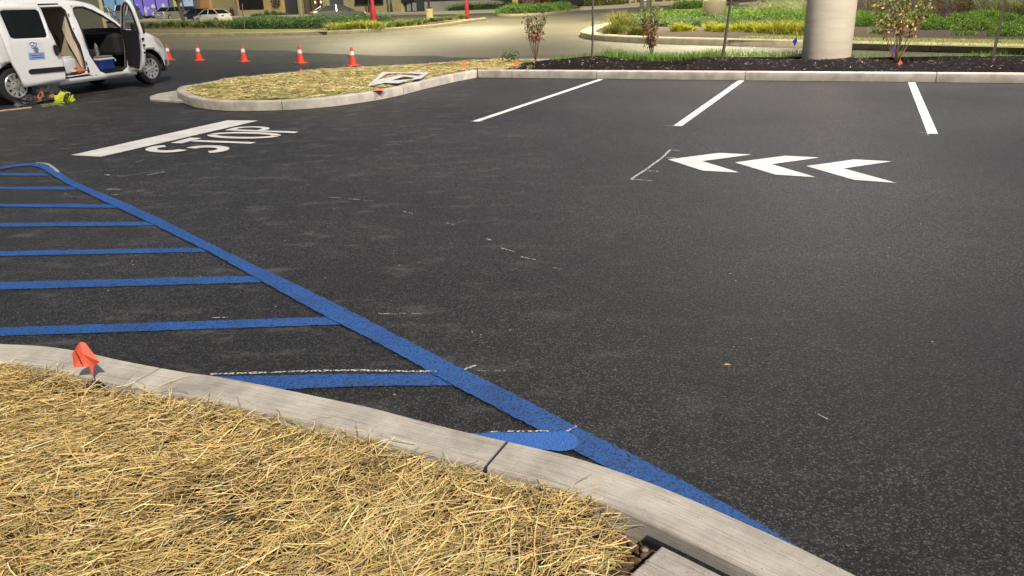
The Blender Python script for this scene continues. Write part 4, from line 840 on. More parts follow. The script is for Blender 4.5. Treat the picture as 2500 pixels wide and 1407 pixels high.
def cdt_panel(outl, holes, step, fn):
    pts = list(outl); cons = [list(range(len(outl)))]
    for h in holes: cons.append(list(range(len(pts), len(pts) + len(h)))); pts += h
    A = np.array(outl); lo, hi = A.min(0), A.max(0)
    g = np.array([(x, y) for x in np.arange(lo[0], hi[0], step) for y in np.arange(lo[1], hi[1], step)]); g = g[inside(g, outl)]
    for h in holes: g = g[~inside(g, h)]
    edges = [(c[i], c[(i + 1) % len(c)]) for c in cons for i in range(len(c))]
    r = delaunay_2d_cdt([Vector(p) for p in pts] + [Vector(p) for p in g], edges, [], 0, 1e-5)
    V = [fn(v.x, v.y) for v in r[0]]; Fc = []
    for f in r[2]:
        c = np.array([[sum(r[0][i].x for i in f) / len(f), sum(r[0][i].y for i in f) / len(f)]])
        if inside(c, outl)[0] and not any(inside(c, h)[0] for h in holes): Fc.append(tuple(f))
    return V, Fc
W = 1.83
V, Fc = cdt_panel(outline, [slide_hole, front_hole], .09, side)
o = link('side_panel', V, Fc, m_vp, van, smooth=True); md = o.modifiers.new('thick', 'SOLIDIFY'); md.thickness = .045; md.offset = -1
fw_l = [(1.62, 1.12), (1.66, 1.58), (2.0, 1.54), (2.5, 1.26), (2.6, 1.12)]
V, Fc = cdt_panel(outline, [fw_l], .12, lambda s, z: (side(s, z)[0], W - side(s, z)[1], z)); o = link('side_panel', V, [f[::-1] for f in Fc], m_vp, van, smooth=True); md = o.modifiers.new('thick', 'SOLIDIFY'); md.thickness = .045; md.offset = -1
V = [(side(s, z)[0], W - side(s, z)[1] - .01, z) for s, z in fw_l]; link('window', V, [tuple(range(len(V)))], m_clear, van)
# upper skin: roof, windscreen, bonnet, nose; rear closed by a tailgate
def bulge(i):
    s, z = shoulder[i]
    return 0 if s < 1.9 else (.20 if s < 3.0 else .24 + .1 * min(1, (s - 3) / .6))
NT = 14; V = []; Fc = []; mids = []
for i, (s, z) in enumerate(shoulder):
    x, y, z_ = side(s, z)
    for j in range(NT + 1):
        t = j / NT; q = 1 - (2 * t - 1) ** 2; q2 = 1 - abs(2 * t - 1) ** 3.2
        V.append((x + bulge(i) * q2, y + (W - 2 * y) * t, z_ + (.085 if s < 2.2 else .06 if s < 3.4 else .0) * q2))
roof, wind, hood = [], [], []
for i in range(len(shoulder) - 1):
    for j in range(NT):
        f = (i * (NT + 1) + j, (i + 1) * (NT + 1) + j, (i + 1) * (NT + 1) + j + 1, i * (NT + 1) + j + 1)
        (wind if 6 <= i < 10 and 1 <= j < NT - 1 else hood if i >= 10 else roof).append(f)
def sub(name, Fl, m, **k):
    u = sorted({a for f in Fl for a in f}); mp = {a: i for i, a in enumerate(u)}; return link(name, [V[a] for a in u], [tuple(mp[a] for a in f) for f in Fl], m, van, smooth=True)
o = sub('roof', roof, m_vp); md = o.modifiers.new('t', 'SOLIDIFY'); md.thickness = .04; md.offset = -1
sub('windscreen', wind, m_clear); sub('bonnet', hood, m_vp)
mb = MB().box((.6, .22, 1.815), (2.4, .04, .035), bev=.012).box((.6, W - .22, 1.815), (2.4, .04, .035), bev=.012); mb.build('roof_rail', m_blk, van)
link('tailgate', [(-.74, .2, 1.71), (-.74, W - .2, 1.71), (-.84, W - .04, 1.0), (-.82, W - .05, .30), (-.82, .05, .30), (-.84, .04, 1.0)], [(0, 1, 2, 3, 4, 5)], m_vp, van)
MB().box((1.45, W / 2, .34), (4.3, W - .12, .10)).box((.08, W / 2, .45), (.5, 1.1, .3)).build('floor', m_int, van)
MB().box((3.15, W / 2, .6), (.9, W - .62, .75)).build('engine_bay', m_int, van)
MB().prism([(3.66, .06), (3.86, .20), (4.09, .50), (4.14, W / 2), (4.09, W - .5), (3.86, W - .2), (3.66, W - .06)], .24, .34).build('bumper_lip', m_blk, van)
# openings: black rubber seals
def ring(name, hole, r, off, m, closed=True):
    P = [side(s, z, off) for s, z in hole]; P.append(P[0]); mb = MB(); mb.tube(P, r, 6); return mb.build(name, m, van, True)
ring('door_seal', slide_hole, .018, -.008, m_blk); ring('door_seal', front_hole, .02, -.008, m_blk)
# interior
MB().box((1.66, W / 2, 1.02), (.03, W - .25, 1.25)).build('partition', m_tan, van)
mb = MB(); mb.add([(1.64, .55, 1.60), (1.55, .20, 1.50), (1.38, .9, 1.55), (1.52, .28, 1.05), (1.60, .12, .46), (1.63, .16, .46), (1.63, .2, 1.5)], [(0, 1, 3), (1, 4, 3), (1, 5, 4), (0, 3, 6), (3, 4, 5, 6)]); o = mb.build('folded_board', m_tan2, van); o.modifiers.new('t', 'SOLIDIFY').thickness = .01
MB().box((1.15, W - .13, 1.0), (1.0, .02, 1.2)).box((.9, W / 2, 1.70), (1.5, W - .45, .02)).build('liner', m_tan, van)
mb = MB().tube([(1.64, .68, 1.02), (1.60, .66, 1.12), (1.60, .62, 1.08), (1.62, .60, .98), (1.60, .64, .92)], .008, 6); mb.build('hook', m_blk, van)
for y in (.50, 1.35): MB().box((1.98, y, .72), (.5, .5, .16), bev=.04).box((1.76, y, 1.02), (.16, .48, .62), bev=.05).build('seat', m_int, van)
C.objects['seat'].location = (0, 0, 0)
mb = MB().box((2.72, W / 2, .86), (.4, W - .2, .46), bev=.08).box((2.62, W / 2, .6), (.25, .4, .5), bev=.04); mb.build('dashboard', m_int, van)
mb = MB().tube([(2.42 + .05 * math.sin(a), 1.36 + .18 * math.cos(a), .98 + .18 * math.sin(a)) for a in np.linspace(0, 6.283, 24)], .014, 6); mb.build('steering_wheel', m_blk, van)
MB().box((2.14, W / 2 - .1, 1.50), (.03, .24, .07), bev=.01).tube([(2.14, W / 2 - .1, 1.53), (2.2, W / 2 - .1, 1.62)], .01, 6).build('rear_view_mirror', m_blk, van)
MB().box((2.13, W / 2 - .06, 1.40), (.01, .06, .07), mi=0).box((2.13, W / 2 - .06, 1.33), (.01, .05, .06), mi=1).build('hanging_charm', [mat('charm_red', (.5, .05, .04)), mat('charm_cream', (.6, .55, .35))], van)
# sliding door, pushed back along the body
sd_out = [(-.14, 1.70), (.70, 1.715), (.755, 1.68), (.80, 1.60), (.855, 1.27), (.93, 1.0), (.985, .73), (1.005, .59), (1.015, .46), (.985, .30), (.11, .29), (.10, .42), (.06, .54), (.01, .65), (-.02, .78), (-.05, .96), (-.08, 1.2), (-.12, 1.45)]
sdw = [(-.02, 1.58), (.05, 1.60), (.68, 1.595), (.735, 1.56), (.785, 1.16), (.75, 1.11), (.12, 1.125), (.06, 1.16)]
def sdoor(s, z): a = side(s, z); return (s + .75 * a[1] * (z > 1.05), a[1] - .13, z)
V, Fc = cdt_panel(sd_out, [sdw], .08, sdoor); sd_ = link('sliding_door', V, Fc, m_vp, van, smooth=True); md = sd_.modifiers.new('t', 'SOLIDIFY'); md.thickness = .05; md.offset = -1
V = [(sdoor(s, z)[0], sdoor(s, z)[1] - .004, z) for s, z in sdw]; link('window', V, [tuple(range(len(V)))[::-1]], m_glass, sd_)
def door_patch(name, pts, m, off=.008, par=None, fn=sdoor):
    V = [(fn(s, z)[0], fn(s, z)[1] - off, z) for s, z in pts]; o = link(name, V, [tuple(range(len(V)))[::-1]], m, par or sd_); return o
door_patch('panel_gap', [(2.72, .30), (2.728, .30), (2.752, 1.12), (2.744, 1.12)], m_blk, .002, van, side); door_patch('side_marker', [(2.95, .86), (3.02, .86), (3.02, .83), (2.95, .83)], mat('amber', (.5, .22, .03), .3), .006, van, side)
door_patch('fuel_flap', [(-.45, .95), (-.30, .95), (-.30, .80), (-.45, .80)], mat('flap_gap', (.3, .3, .3), .5), .002, van, side)
tr = [(.255, .545), (.27, .575), (.32, .59), (1.0, .575), (1.012, .53), (1.012, .49), (.32, .505), (.27, .515)]
o = door_patch('rub_strip', tr, m_blk, .014); o.modifiers.new('t', 'SOLIDIFY').thickness = .014
hp = [(.885 + .045 * math.cos(a) - .12 * (.09 * math.sin(a)), .875 + .10 * math.sin(a)) for a in np.linspace(0, 6.28, 18, endpoint=False)]
o = door_patch('door_handle', hp, m_blk, .018); o.modifiers.new('t', 'SOLIDIFY').thickness = .018
m_mag = mat('sign_white', (.78, .80, .86), .4, var=.02); m_magb = mat('sign_blue', (.28, .42, .72), .4, var=.05); m_magk = mat('sign_ink', (.06, .08, .2), .5)
mg = door_patch('magnet_sign', [(.325, 1.055), (.64, 1.045), (.645, .86), (.325, .865)], m_mag, .006)
door_patch('sign_band', [(.325, .862), (.645, .857), (.645, .745), (.322, .755)], m_magb, .0065)
def strokes(lines, w, m, par, off=.011, fn=sdoor):
    mb = MB()
    for L_ in lines: mb.tube([(fn(s, z)[0], fn(s, z)[1] - off, z) for s, z in L_], w, 5)
    return mb.build('emblem', m, par)
cx, cz = .49, .96
strokes([[(cx - .05 + .045 * math.cos(a), cz + .055 + .03 * math.sin(a)) for a in np.linspace(.3, 5.6, 16)], [(cx - .06, cz + .03), (cx - .03, cz - .005), (cx + .02, cz + .02), (cx + .04, cz + .055), (cx + .01, cz + .075), (cx - .02, cz + .055)], [(cx - .08, cz + .005), (cx - .07, cz - .02), (cx - .02, cz - .01), (cx + .05, cz - .015)]] + [[(cx - .05 + .01 * abs(k - 1), cz - .03 - .02 * k), (cx + .055 - .01 * abs(k - 1), cz - .03 - .02 * k)] for k in range(4)], .004, m_magk, mg)
strokes([[(.36, .825), (.60, .82)], [(.37, .785), (.60, .78)]], .0035, m_magk, mg)
# slide rail, catches on the body
rail = [(1.03, .335), (1.03, .365), (1.60, .375), (1.68, .355), (1.70, .335)]
door_patch('slide_rail', rail, m_blk, .003, van, side); door_patch('slide_rail', [(.80, 1.69), (1.28, 1.69), (1.30, 1.665), (.80, 1.66)], m_blk, .003, van, side)
for q in ([(1.605, .62), (1.625, .62), (1.64, .54), (1.62, .53), (1.60, .56)], [(1.615, .51), (1.645, .51), (1.665, .42), (1.64, .38), (1.61, .40)], [(1.44, 1.50), (1.465, 1.50), (1.475, 1.44), (1.45, 1.44)], [(1.485, 1.24), (1.50, 1.24), (1.50, 1.21), (1.485, 1.21)], [(1.50, .99), (1.545, .99), (1.545, .93), (1.51, .93)], [(1.71, .345), (1.725, .345), (1.725, .33), (1.71, .33)], [(1.78, .345), (1.81, .345), (1.81, .33), (1.78, .33)]): door_patch('latch', q, m_blk, .006, van, side)
# front door, open
TH = rad(66); hx = 2.66
dmat = Matrix.Translation((hx, 0, 0)) @ Matrix.Rotation(TH, 4, 'Z')      # closed door runs along -x from the hinge
fd_out = [(.0, 1.18), (.02, .75), (.03, .42), (.10, .34), (.62, .33), (.72, .36), (.82, .50), (.92, .72), (.965, 1.0), (.985, 1.15), (1.03, 1.45), (1.05, 1.60), (1.02, 1.68), (.93, 1.71), (.80, 1.70), (.62, 1.64), (.36, 1.47), (.15, 1.30)]
fd_w = [(.10, 1.13), (.13, 1.19), (.38, 1.40), (.62, 1.57), (.80, 1.64), (.95, 1.64), (.985, 1.57), (.935, 1.18), (.92, 1.10)]
def fdoor(u, z, off=0): i = ins(2, z); p = dmat @ Vector((-u, i + off, z)); return tuple(p)
V, Fc = cdt_panel(fd_out, [fd_w], .08, fdoor); fd = link('front_door', V, [f for f in Fc], m_vp, van, smooth=True); md = fd.modifiers.new('t', 'SOLIDIFY'); md.thickness = .06; md.offset = 0
MBi = [(.05, 1.15), (.06, .75), (.07, .45), (.60, .40), (.66, .44), (.74, .56), (.84, .76), (.88, 1.0), (.90, 1.13)]
V, Fc = cdt_panel(MBi, [], .1, lambda u, z: fdoor(u, z, .045)); o = link('door_card', V, Fc, m_int, fd); o.modifiers.new('t', 'SOLIDIFY').thickness = .02
V = [fdoor(u, z, .0) for u, z in fd_w]; link('window', V, [tuple(range(len(V)))], m_clear, fd)
mb = MB(); mb.tube([fdoor(u, z, .035) for u, z in fd_w] + [fdoor(*fd_w[0], .035)], .014, 6); mb.build('window_seal', m_blk, fd, True)
c = Vector(fdoor(.30, 1.16, -.20)); mb = MB().box(c, (.10, .26, .22), bev=.03, rz=TH + .2); mr_ = mb.build('wing_mirror', m_blk, fd); MB().box(c + (dmat.to_3x3() @ Vector((-.052, 0, 0))), (.004, .19, .15), rz=TH + .2).build('mirror_glass', mat('mirror', (.35, .36, .38), .05, metal=1), mr_)
for u, z in ((1.0, .98), (1.0, .86), (.985, .72)): p = Vector(fdoor(u - .02, z, 0)); MB().box(p, (.02, .05, .045), rz=TH, bev=.005).build('door_latch', m_blk, fd)
MB().box((2.62, W - .0 + .08, 1.13), (.10, .22, .17), bev=.03).build('wing_mirror', m_blk, van)
# wheels
def wheel(x, name='wheel', R=.325, w=.20, yc=.0, par=None, holes=11):
    t = MB().lathe([(R * .66, -w / 2), (R * .8, -w / 2 - .004), (R * .94, -w / 2 + .012), (R * .985, -w / 2 + .035), (R, -w / 2 + .06), (R, w / 2 - .06), (R * .94, w / 2), (R * .6, w / 2)], 48, (x, yc, R), 'Y').build(name, m_tyre, par or van, True)
    h = MB().lathe([(.001, -w / 2 - .012), (.045, -w / 2 - .010), (.06, -w / 2 - .004), (.12, -w / 2 - .004), (.185, -w / 2 - .008), (.205, -w / 2 - .012), (.215, -w / 2 - .002), (.21, -w / 2 + .02)], 48, (x, yc, R), 'Y').build('rim', m_rim, t, True)
    mb = MB()
    for k in range(holes):
        a = 2 * math.pi * k / holes + .2; big = k % 2 == 0; wd = .024 if big else .011; r0, r1 = .125, .178
        P = []
        for (rr, ww) in ((r0, wd * .55), (r1, wd * 1.0), (r1 + .006, wd * .6)):
            P.append((rr, ww))
        pts = [(P[0][0], -P[0][1]), (P[1][0], -P[1][1]), (P[2][0], -P[2][1]), (P[2][0], P[2][1]), (P[1][0], P[1][1]), (P[0][0], P[0][1])]
        V = [(x + r_ * math.cos(a) - w_ * math.sin(a), yc - w / 2 - .0115, R + r_ * math.sin(a) + w_ * math.cos(a)) for r_, w_ in pts]; mb.add(V, [tuple(range(6))])
    for k in range(5):
        a = 2 * math.pi * k / 5; mb.add([(x + .07 * math.cos(a) + .012 * math.cos(b), yc - w / 2 - .0125, R + .07 * math.sin(a) + .012 * math.sin(b)) for b in np.linspace(0, 6.283, 8, endpoint=False)], [tuple(range(8))])
    mb.build('vent_slots', m_hole, h); return t
for x in (.08, 3.23):
    wheel(x, yc=.145)
    t = MB().lathe([(.2, -.1), (.31, -.1), (.325, -.06), (.325, .06), (.31, .1), (.2, .1)], 36, (x, W - .145, .325), 'Y').build('wheel', m_tyre, van, True)
    # inner arch liner
    P = arch(x, .40, -10, 190, 20); V = [(a, .03, z) for a, z in P] + [(a, .42, z) for a, z in P]; n = len(P); link('arch_liner', V, [(i, i + 1, n + i + 1, n + i) for i in range(n - 1)], m_blk, van, smooth=True)
V = [side(s, z, .006) for s, z in [(3.42, .965), (3.55, .90), (3.64, .80), (3.66, .72), (3.60, .74), (3.50, .84)]]; link('headlight', V, [tuple(range(6))], m_head, van)
V = [side(s, z, .004) for s, z in [(3.66, .45), (3.755, .45), (3.76, .36), (3.66, .34)]]; link('bumper_insert', V, [tuple(range(4))], mat('grey_green_plastic', (.08, .10, .07), .5), van)
for z_ in (.58,): door_patch('side_gap', [(3.22, .80), (3.235, .80), (3.235, 1.04), (3.22, 1.04)], m_blk, .001, van, side) if False else None

# things in and around the van
def VW(s, y, z): q = Matrix.Translation((VO[0], VO[1], 0)) @ Matrix.Rotation(VA, 4, 'Z') @ Vector((s, y, z)); return tuple(q)
t = empty('cooler', VW(2.20, .22, .395), VA, label='blue cool box with grey lid on the van floor', cat='cool box')
MB().box((0, 0, .10), (.34, .24, .20), bev=.02).build('body', mat('cooler_blue', (.02, .05, .26), .4), t)
MB().box((0, 0, .215), (.365, .265, .04), bev=.012).build('rim', mat('cooler_white', (.75, .75, .75), .4), t); MB().box((0, 0, .255), (.33, .24, .045), bev=.015).build('lid', mat('cooler_grey', (.20, .20, .21), .5), t)
MB().tube([(.14, -.135, .225), (.18, -.14, .20), (.19, -.14, .16)], .012, 6).build('handle', mat('cooler_white', (.75, .75, .75)), t)
t = empty('water_bottle', VW(2.11, .22, .67), 0, label='clear plastic water bottle standing on the blue cool box', cat='bottle')
MB().lathe([(.001, 0), (.034, .002), (.036, .02), (.034, .12), (.036, .16), (.030, .20), (.014, .235), (.014, .25)], 20).build('body', mat('bottle_plastic', (.45, .47, .5), .1, trans=.6), t, True); MB().lathe([(.016, .25), (.016, .27), (.001, .271)], 12).build('cap', m_blk, t)
t = empty('jug', VW(1.33, .20, .40), VA, label='white plastic jug with red cap inside the sliding door', cat='jug')
MB().box((0, 0, .15), (.28, .22, .30), bev=.05).box((0, 0, .31), (.2, .15, .04), bev=.015).build('body', mat('jug_plastic', (.62, .64, .66), .3, var=.1), t, True)
MB().lathe([(.03, .32), (.03, .36), (.001, .362)], 14, (-.06, 0, 0)).box((.09, -.112, .10), (.07, .004, .03)).build('cap', mat('jug_red', (.6, .04, .04), .5), t)
t = MB().box((0, 0, .02), (.26, .10, .035), bev=.012).box((-.17, 0, .02), (.1, .06, .03), bev=.01, mi=1); o = t.build('caulk_tube', [mat('orange_plastic', (.75, .14, .05), .45), mat('jug_plastic', (.62, .64, .66))]); o.location = VW(1.50, .06, .43); o.rotation_euler = (0, 0, VA); tag(o, 'orange and white tool lying on the sliding door step', 'tool')
# hi-vis clothing heap beside the rear wheel
def crumple(name, px, half, m, seed, parent=None, amp=.35, z0=0, rot=0.0):
    bm = bmesh.new(); bmesh.ops.create_icosphere(bm, subdivisions=5, radius=1); x, y = G(*px)
    from mathutils import noise
    for v in bm.verts:
        d = noise.fractal(v.co * 1.5 + Vector((seed, seed * 2, 0)), .9, 2.1, 5); rdg = abs(noise.noise(v.co * 3.1 + Vector((seed, 0, 0)))) * .5
        c = v.co * (1 + amp * d - rdg * .5); c.z = max(c.z, -.12)
        c = Vector((c.x * half[0], c.y * half[1], (c.z + .12) * half[2])); c.rotate(Matrix.Rotation(rot, 3, 'Z')); v.co = c + Vector((x, y, z0))
    bm.verts.index_update(); o = link(name, [v.co[:] for v in bm.verts], [[v.index for v in f.verts] for f in bm.faces], m, parent, smooth=True); bm.free(); return o
m_hv = mat('hivis_yellow', (.46, .52, .02), .6, var=.12, scale=12, bump=.4, bscale=30); m_hv2 = mat('hivis_dull', (.14, .17, .05), .7, var=.3, scale=12); m_bc = mat('black_cloth', (.016, .017, .02), .7, bump=.5, bscale=20); m_or = mat('orange_cloth', (.42, .12, .045), .6, bump=.3)
m_bg = mat('dark_grey_cloth', (.018, .019, .022), .5, var=.4, scale=6, bump=.5, bscale=14)
t = empty('safety_vest', (*G(160, 250), 0), 0, label='bright yellow safety vest crumpled on the asphalt beside the rear wheel', cat='vest')
o = crumple('fabric', (160, 250), (.18, .11, .16), m_hv, 3, rot=.5); o.parent = t; o.matrix_parent_inverse = Matrix.Translation(t.location).inverted()
x, y = G(160, 250)
for off, r_ in ((.05, .016), (.10, .012)):
    mb = MB().tube([(x + off + .03 * math.sin(a), y - .12 * math.cos(a) - .02, .005 + .165 * math.sin(a) * (1 - off * 2)) for a in np.linspace(.1, 2.6, 12)], r_, 6); s_ = mb.build('strap', m_bc, t); s_.matrix_parent_inverse = Matrix.Translation(t.location).inverted()
tag(crumple('dark_garment', (72, 254), (.32, .13, .13), m_bg, 8, rot=.1), 'dark grey work trousers dropped in front of the rear wheel', 'clothing')
tag(crumple('dark_jacket', (126, 246), (.28, .16, .22), m_bc, 12, rot=.6), 'black jacket bunched up behind the orange straps', 'clothing')
tag(crumple('folded_vest', (124, 260), (.19, .06, .05), m_hv2, 5, rot=.25), 'dull green reflective vest lying under the black jacket', 'vest')
x, y = G(110, 256)
tag(MB().tube([(x + .04 * math.cos(a) - .01 + .012 * math.sin(2 * a), y - .06 + .02 * math.sin(a), .15 + .065 * math.sin(a + .4) - .012 * math.cos(3 * a)) for a in np.linspace(0, 6.283, 18)], .016, 8).build('harness_loop', m_or, None, True), 'orange loop strap on the clothing heap', 'strap')
tag(crumple('orange_glove', (132, 252), (.055, .05, .06), m_or, 21, z0=.09), 'orange work glove between loop strap and yellow vest', 'glove')
tag(crumple('boot', (44, 262), (.07, .05, .06), mat('boot_grey', (.09, .09, .09), .3), 31), 'shiny dark boot at the left end of the clothing heap', 'boot')
a = np.array(G(-60, 279)); b = np.array(G(77, 264)); mb = MB(); q = line_poly(a, b, .035); mb.prism(q, .0, .022); tag(mb.build('wooden_batten', mat('raw_wood', (.55, .38, .22), .7, scale=14, var=.3)), 'thin wooden batten lying on the asphalt by the rear wheel', 'batten')

# ================================================================ BEYOND: cars, buildings, trees
def car_builder(name, paint, label, p, heading, L_=4.6, W_=1.8, H_=1.45, kind='sedan', sc=1.0, group='cars parked in front of the shops'):
    t = empty(name, (p[0], p[1], 0), heading, label=label, cat='car', group=group); t.scale = (sc,) * 3; hw = W_ / 2
    if kind == 'sedan': pr = [(-.50, .34, .62), (-.495, .60, .70), (-.46, .68, .86), (-.34, .70, .96), (-.10, .69, 1), (.12, .67, 1), (.26, .64, .98), (.42, .56, .92), (.48, .46, .80), (.50, .34, .66)]; roof_ = [(-.40, .67), (-.24, .97), (-.02, 1.0), (.10, .96), (.27, .65)]
    else: pr = [(-.50, .34, .80), (-.495, .62, .88), (-.48, .64, .95), (-.34, .64, 1), (-.10, .64, 1), (.12, .63, 1), (.26, .62, .99), (.42, .57, .95), (.485, .50, .85), (.50, .34, .72)]; roof_ = [(-.49, .64), (-.43, .96), (-.05, 1.0), (.12, .96), (.26, .63)]
    V = []; Fc = []
    sec = lambda w_, top: [(-w_, .14), (-w_ * 1.0, .34), (-w_ * .97, top * .93), (-w_ * .86, top), (w_ * .86, top), (w_ * .97, top * .93), (w_, .34), (w_, .14)]
    for (x, top, wf) in pr:
        for (y, z) in sec(hw * wf, top): V.append((x * L_, y, z * H_))
    n = 8
    for i in range(len(pr) - 1):
        for k in range(n): Fc.append((i * n + k, i * n + (k + 1) % n, (i + 1) * n + (k + 1) % n, (i + 1) * n + k))
    Fc += [tuple(range(n)), tuple((len(pr) - 1) * n + k for k in range(n))[::-1]]
    b = link('body', V, Fc, paint, t, smooth=True)
    bm = bmesh.new(); bm.from_mesh(b.data); bmesh.ops.recalc_face_normals(bm, faces=bm.faces); bm.to_mesh(b.data); bm.free()
    try: b.data.set_sharp_from_angle(angle=rad(40))
    except Exception: pass
    V = []; Fc = []
    for (x, z) in roof_: wd = hw * (.93 - .22 * (z - .64) / .36); V += [(x * L_, -wd, z * H_), (x * L_, wd, z * H_)]
    k = len(roof_)
    for i in range(k - 1): Fc.append((2 * i, 2 * i + 1, 2 * i + 3, 2 * i + 2))
    Fc += [tuple(range(0, 2 * k, 2)), tuple(range(1, 2 * k, 2))[::-1]]
    link('windows', V, Fc, m_glass, t)
    V = []; 
    top = [q for q in roof_[1:4]]
    for (x, z) in top: wd = hw * (.93 - .22 * (z - .64) / .36) + .01; V += [(x * L_, -wd, z * H_ + .012), (x * L_, wd, z * H_ + .012)]
    r_ = link('roof', V, [(0, 1, 3, 2), (2, 3, 5, 4)], paint, t); r_.modifiers.new('t', 'SOLIDIFY').thickness = .03
    mb = MB()
    for (i, j) in ((0, 1), (3, 4)):
        for s_ in (-1, 1):
            q = [(roof_[m_][0] * L_, s_ * (hw * (.93 - .22 * (roof_[m_][1] - .64) / .36) + .005), roof_[m_][1] * H_ + .01) for m_ in (i, j)]; mb.tube(q, .035, 6)
    for s_ in (-1, 1): mb.tube([(-.06 * L_, s_ * (hw * .93 + .005), .66 * H_), (-.05 * L_, s_ * (hw * .71 + .005), .99 * H_)], .03, 6)
    mb.build('pillars', paint, t)
    for x in (-.31, .30):
        for s_ in (-1, 1):
            wl = MB().lathe([(.2, -.1), (.30, -.1), (.325, -.07), (.325, .07), (.30, .1), (.2, .1)], 24, (x * L_, s_ * (hw - .09), .325), 'Y').build('wheel', m_tyre, t, True); MB().lathe([(.001, -.108), (.2, -.105), (.21, .105), (.001, .108)], 20, (x * L_, s_ * (hw - .09), .325), 'Y').build('rim', m_rim, wl, True)
    for s_ in (-1, 1):
        MB().box((-.492 * L_, s_ * hw * .62, .56 * H_), (.12, .30, .11), bev=.02).build('tail_light', mat('tail_red', (.5, .02, .02), .25), t); MB().box((.475 * L_, s_ * hw * .66, .47 * H_), (.16, .28, .12), bev=.03).build('headlight', m_head, t)
        MB().box((.17 * L_, s_ * (hw + .08), .69 * H_), (.14, .16, .12), bev=.03).build('wing_mirror', m_blk, t)
    MB().box((-.502 * L_, 0, .42 * H_), (.02, .5, .12)).build('number_plate', mat('plate', (.6, .6, .55), .5), t)
    return t
p_sil = mat('silver_paint', (.42, .42, .40), .3, metal=.5, var=.05, coat=.5); p_gry = mat('grey_paint', (.12, .125, .12), .3, metal=.5, var=.05, coat=.5); p_wht = mat('pearl_paint', (.62, .60, .50), .3, var=.05, coat=.5); p_blk = mat('black_car_paint', (.02, .02, .022), .25, coat=.5); p_red = mat('red_car_paint', (.35, .015, .02), .3, coat=.5); p_blue = mat('pale_blue_paint', (.20, .30, .36), .3, metal=.4, coat=.5)
g = G(405, 50); car_builder('car', p_sil, 'silver sedan seen from behind before the purple shop window', (g[0], g[1] + 2), rad(70), sc=.9)
g = G(268, 56); car_builder('car', p_wht, 'cream car half hidden by the open front door of the van', (g[0] - .5, g[1]), rad(110), kind='suv', H_=1.6)
g = G(292, 54); car_builder('car', p_blue, 'pale blue car behind the van windscreen pillar', (g[0] + .3, g[1] + 2), rad(100), kind='suv', H_=1.75)
g = G(522, 58); car_builder('car', p_wht, 'pearl white hatchback side-on behind the grass clumps', g, rad(150), L_=4.5, sc=.76)
g = G(478, 51); car_builder('car', p_blk, 'black car between tree trunk and white hatchback', (g[0], g[1] + 1), rad(160), sc=.75)
g = G(826, 52); car_builder('car', p_gry, 'dark grey sedan parked behind the hedge by the restaurant doors', g, rad(28), L_=5.2, H_=1.4, sc=.8)
g = G(1402, 19); car_builder('car', p_blk, 'black estate car at the far end of the plaza', (g[0], g[1]), rad(215), kind='suv', H_=1.75, group='cars at the far end of the plaza')
g = G(1368, 17); car_builder('car', p_red, 'dark red car next to the black estate car', (g[0], g[1] + 3), rad(225), kind='suv', H_=1.7, group='cars at the far end of the plaza')
# ---- walls built between two ground points
def wall(parent, name, a, b, z0, z1, m, th=.4, off=0):
    """a wall from ground point a to b, thickness away from the camera, shifted toward the camera by off"""
    a, b = np.array(a), np.array(b); d = (b - a) / np.linalg.norm(b - a); n = np.array([-d[1], d[0]])
    if n[1] < 0: n = -n
    a = a - n * off; b = b - n * off
    mb = MB().prism([tuple(a), tuple(b), tuple(b + n * th), tuple(a + n * th)], z0, z1); return mb.build(name, m, parent)
def PX(px, z_px, d_pt):  # point on facade base under pixel column: interpolation helper
    return G(px, z_px)
st_y = mat('ochre_stucco', (.58, .44, .17), .85, scale=1.2, var=.14, bump=.2, bscale=8); st_t = mat('tan_stucco', (.40, .34, .16), .85, scale=1, var=.14); st_o = mat('orange_stucco', (.62, .33, .13), .85, scale=1.5, var=.12); st_b = mat('buff_stone', (.55, .49, .26), .85, scale=2, var=.18); st_g = mat('grey_block', (.33, .31, .24), .85, scale=.8, var=.25); st_gr = mat('olive_wall', (.13, .13, .09), .85, scale=.7, var=.12)
m_dkw = mat('dark_shop_glass', (.02, .02, .018), .1); m_dgray = mat('charcoal_panel', (.07, .075, .075), .5, var=.2, scale=1)
m_lit = lambda n, c, s: mat('lit_' + n, tuple(k * .4 for k in c), .5, emit=(c, s * .55), var=.3, scale=.8)
bR = empty('restaurant', (*G(700, 37), 0), 0, label='ochre and buff restaurant front reading TAKE OUT behind the hedge', cat='restaurant')
def fix(o, par): o.parent = par; o.matrix_parent_inverse = Matrix.Translation(par.location).inverted(); return o
FB = {482: 42, 498: 41.5, 522: 41, 590: 39.5, 700: 37, 745: 36, 810: 34.5, 850: 33, 990: 30, 1050: 28.5, 1265: 21}
xs = sorted(FB); fb = lambda x: float(np.interp(x, xs, [FB[k] for k in xs]))
def sec(name, x0, x1, z0, z1, m, off=0, th=.4, par=bR): return fix(wall(None, name, G(x0, fb(x0)), G(x1, fb(x1)), z0, z1, m, th, off), par)
sec('wall', 482, 498, 0, 6, mat('brown_stucco', (.30, .17, .07), .85)); sec('wall', 498, 522, 0, 6, st_o, .3); sec('wall', 522, 590, 0, 6, st_t); sec('base_course', 522, 590, 0, .75, mat('olive_stone', (.30, .28, .13), .85), .05)
sec('wall', 590, 700, 0, 6, st_y, .5); sec('base_course', 591, 699, 0, .74, st_b, .6)
w_ = sec('window', 598, 656, .68, 2.6, m_dkw, .62, .05); 
sec('shopfront', 700, 745, 0, 4.5, m_dgray, .1); sec('pier', 739, 747, 0, 6, st_b, .6); sec('shopfront', 747, 800, 0, 4, mat('brown_door_glass', (.06, .045, .03), .15, emit=((.5, .33, .15), .10)), .1)
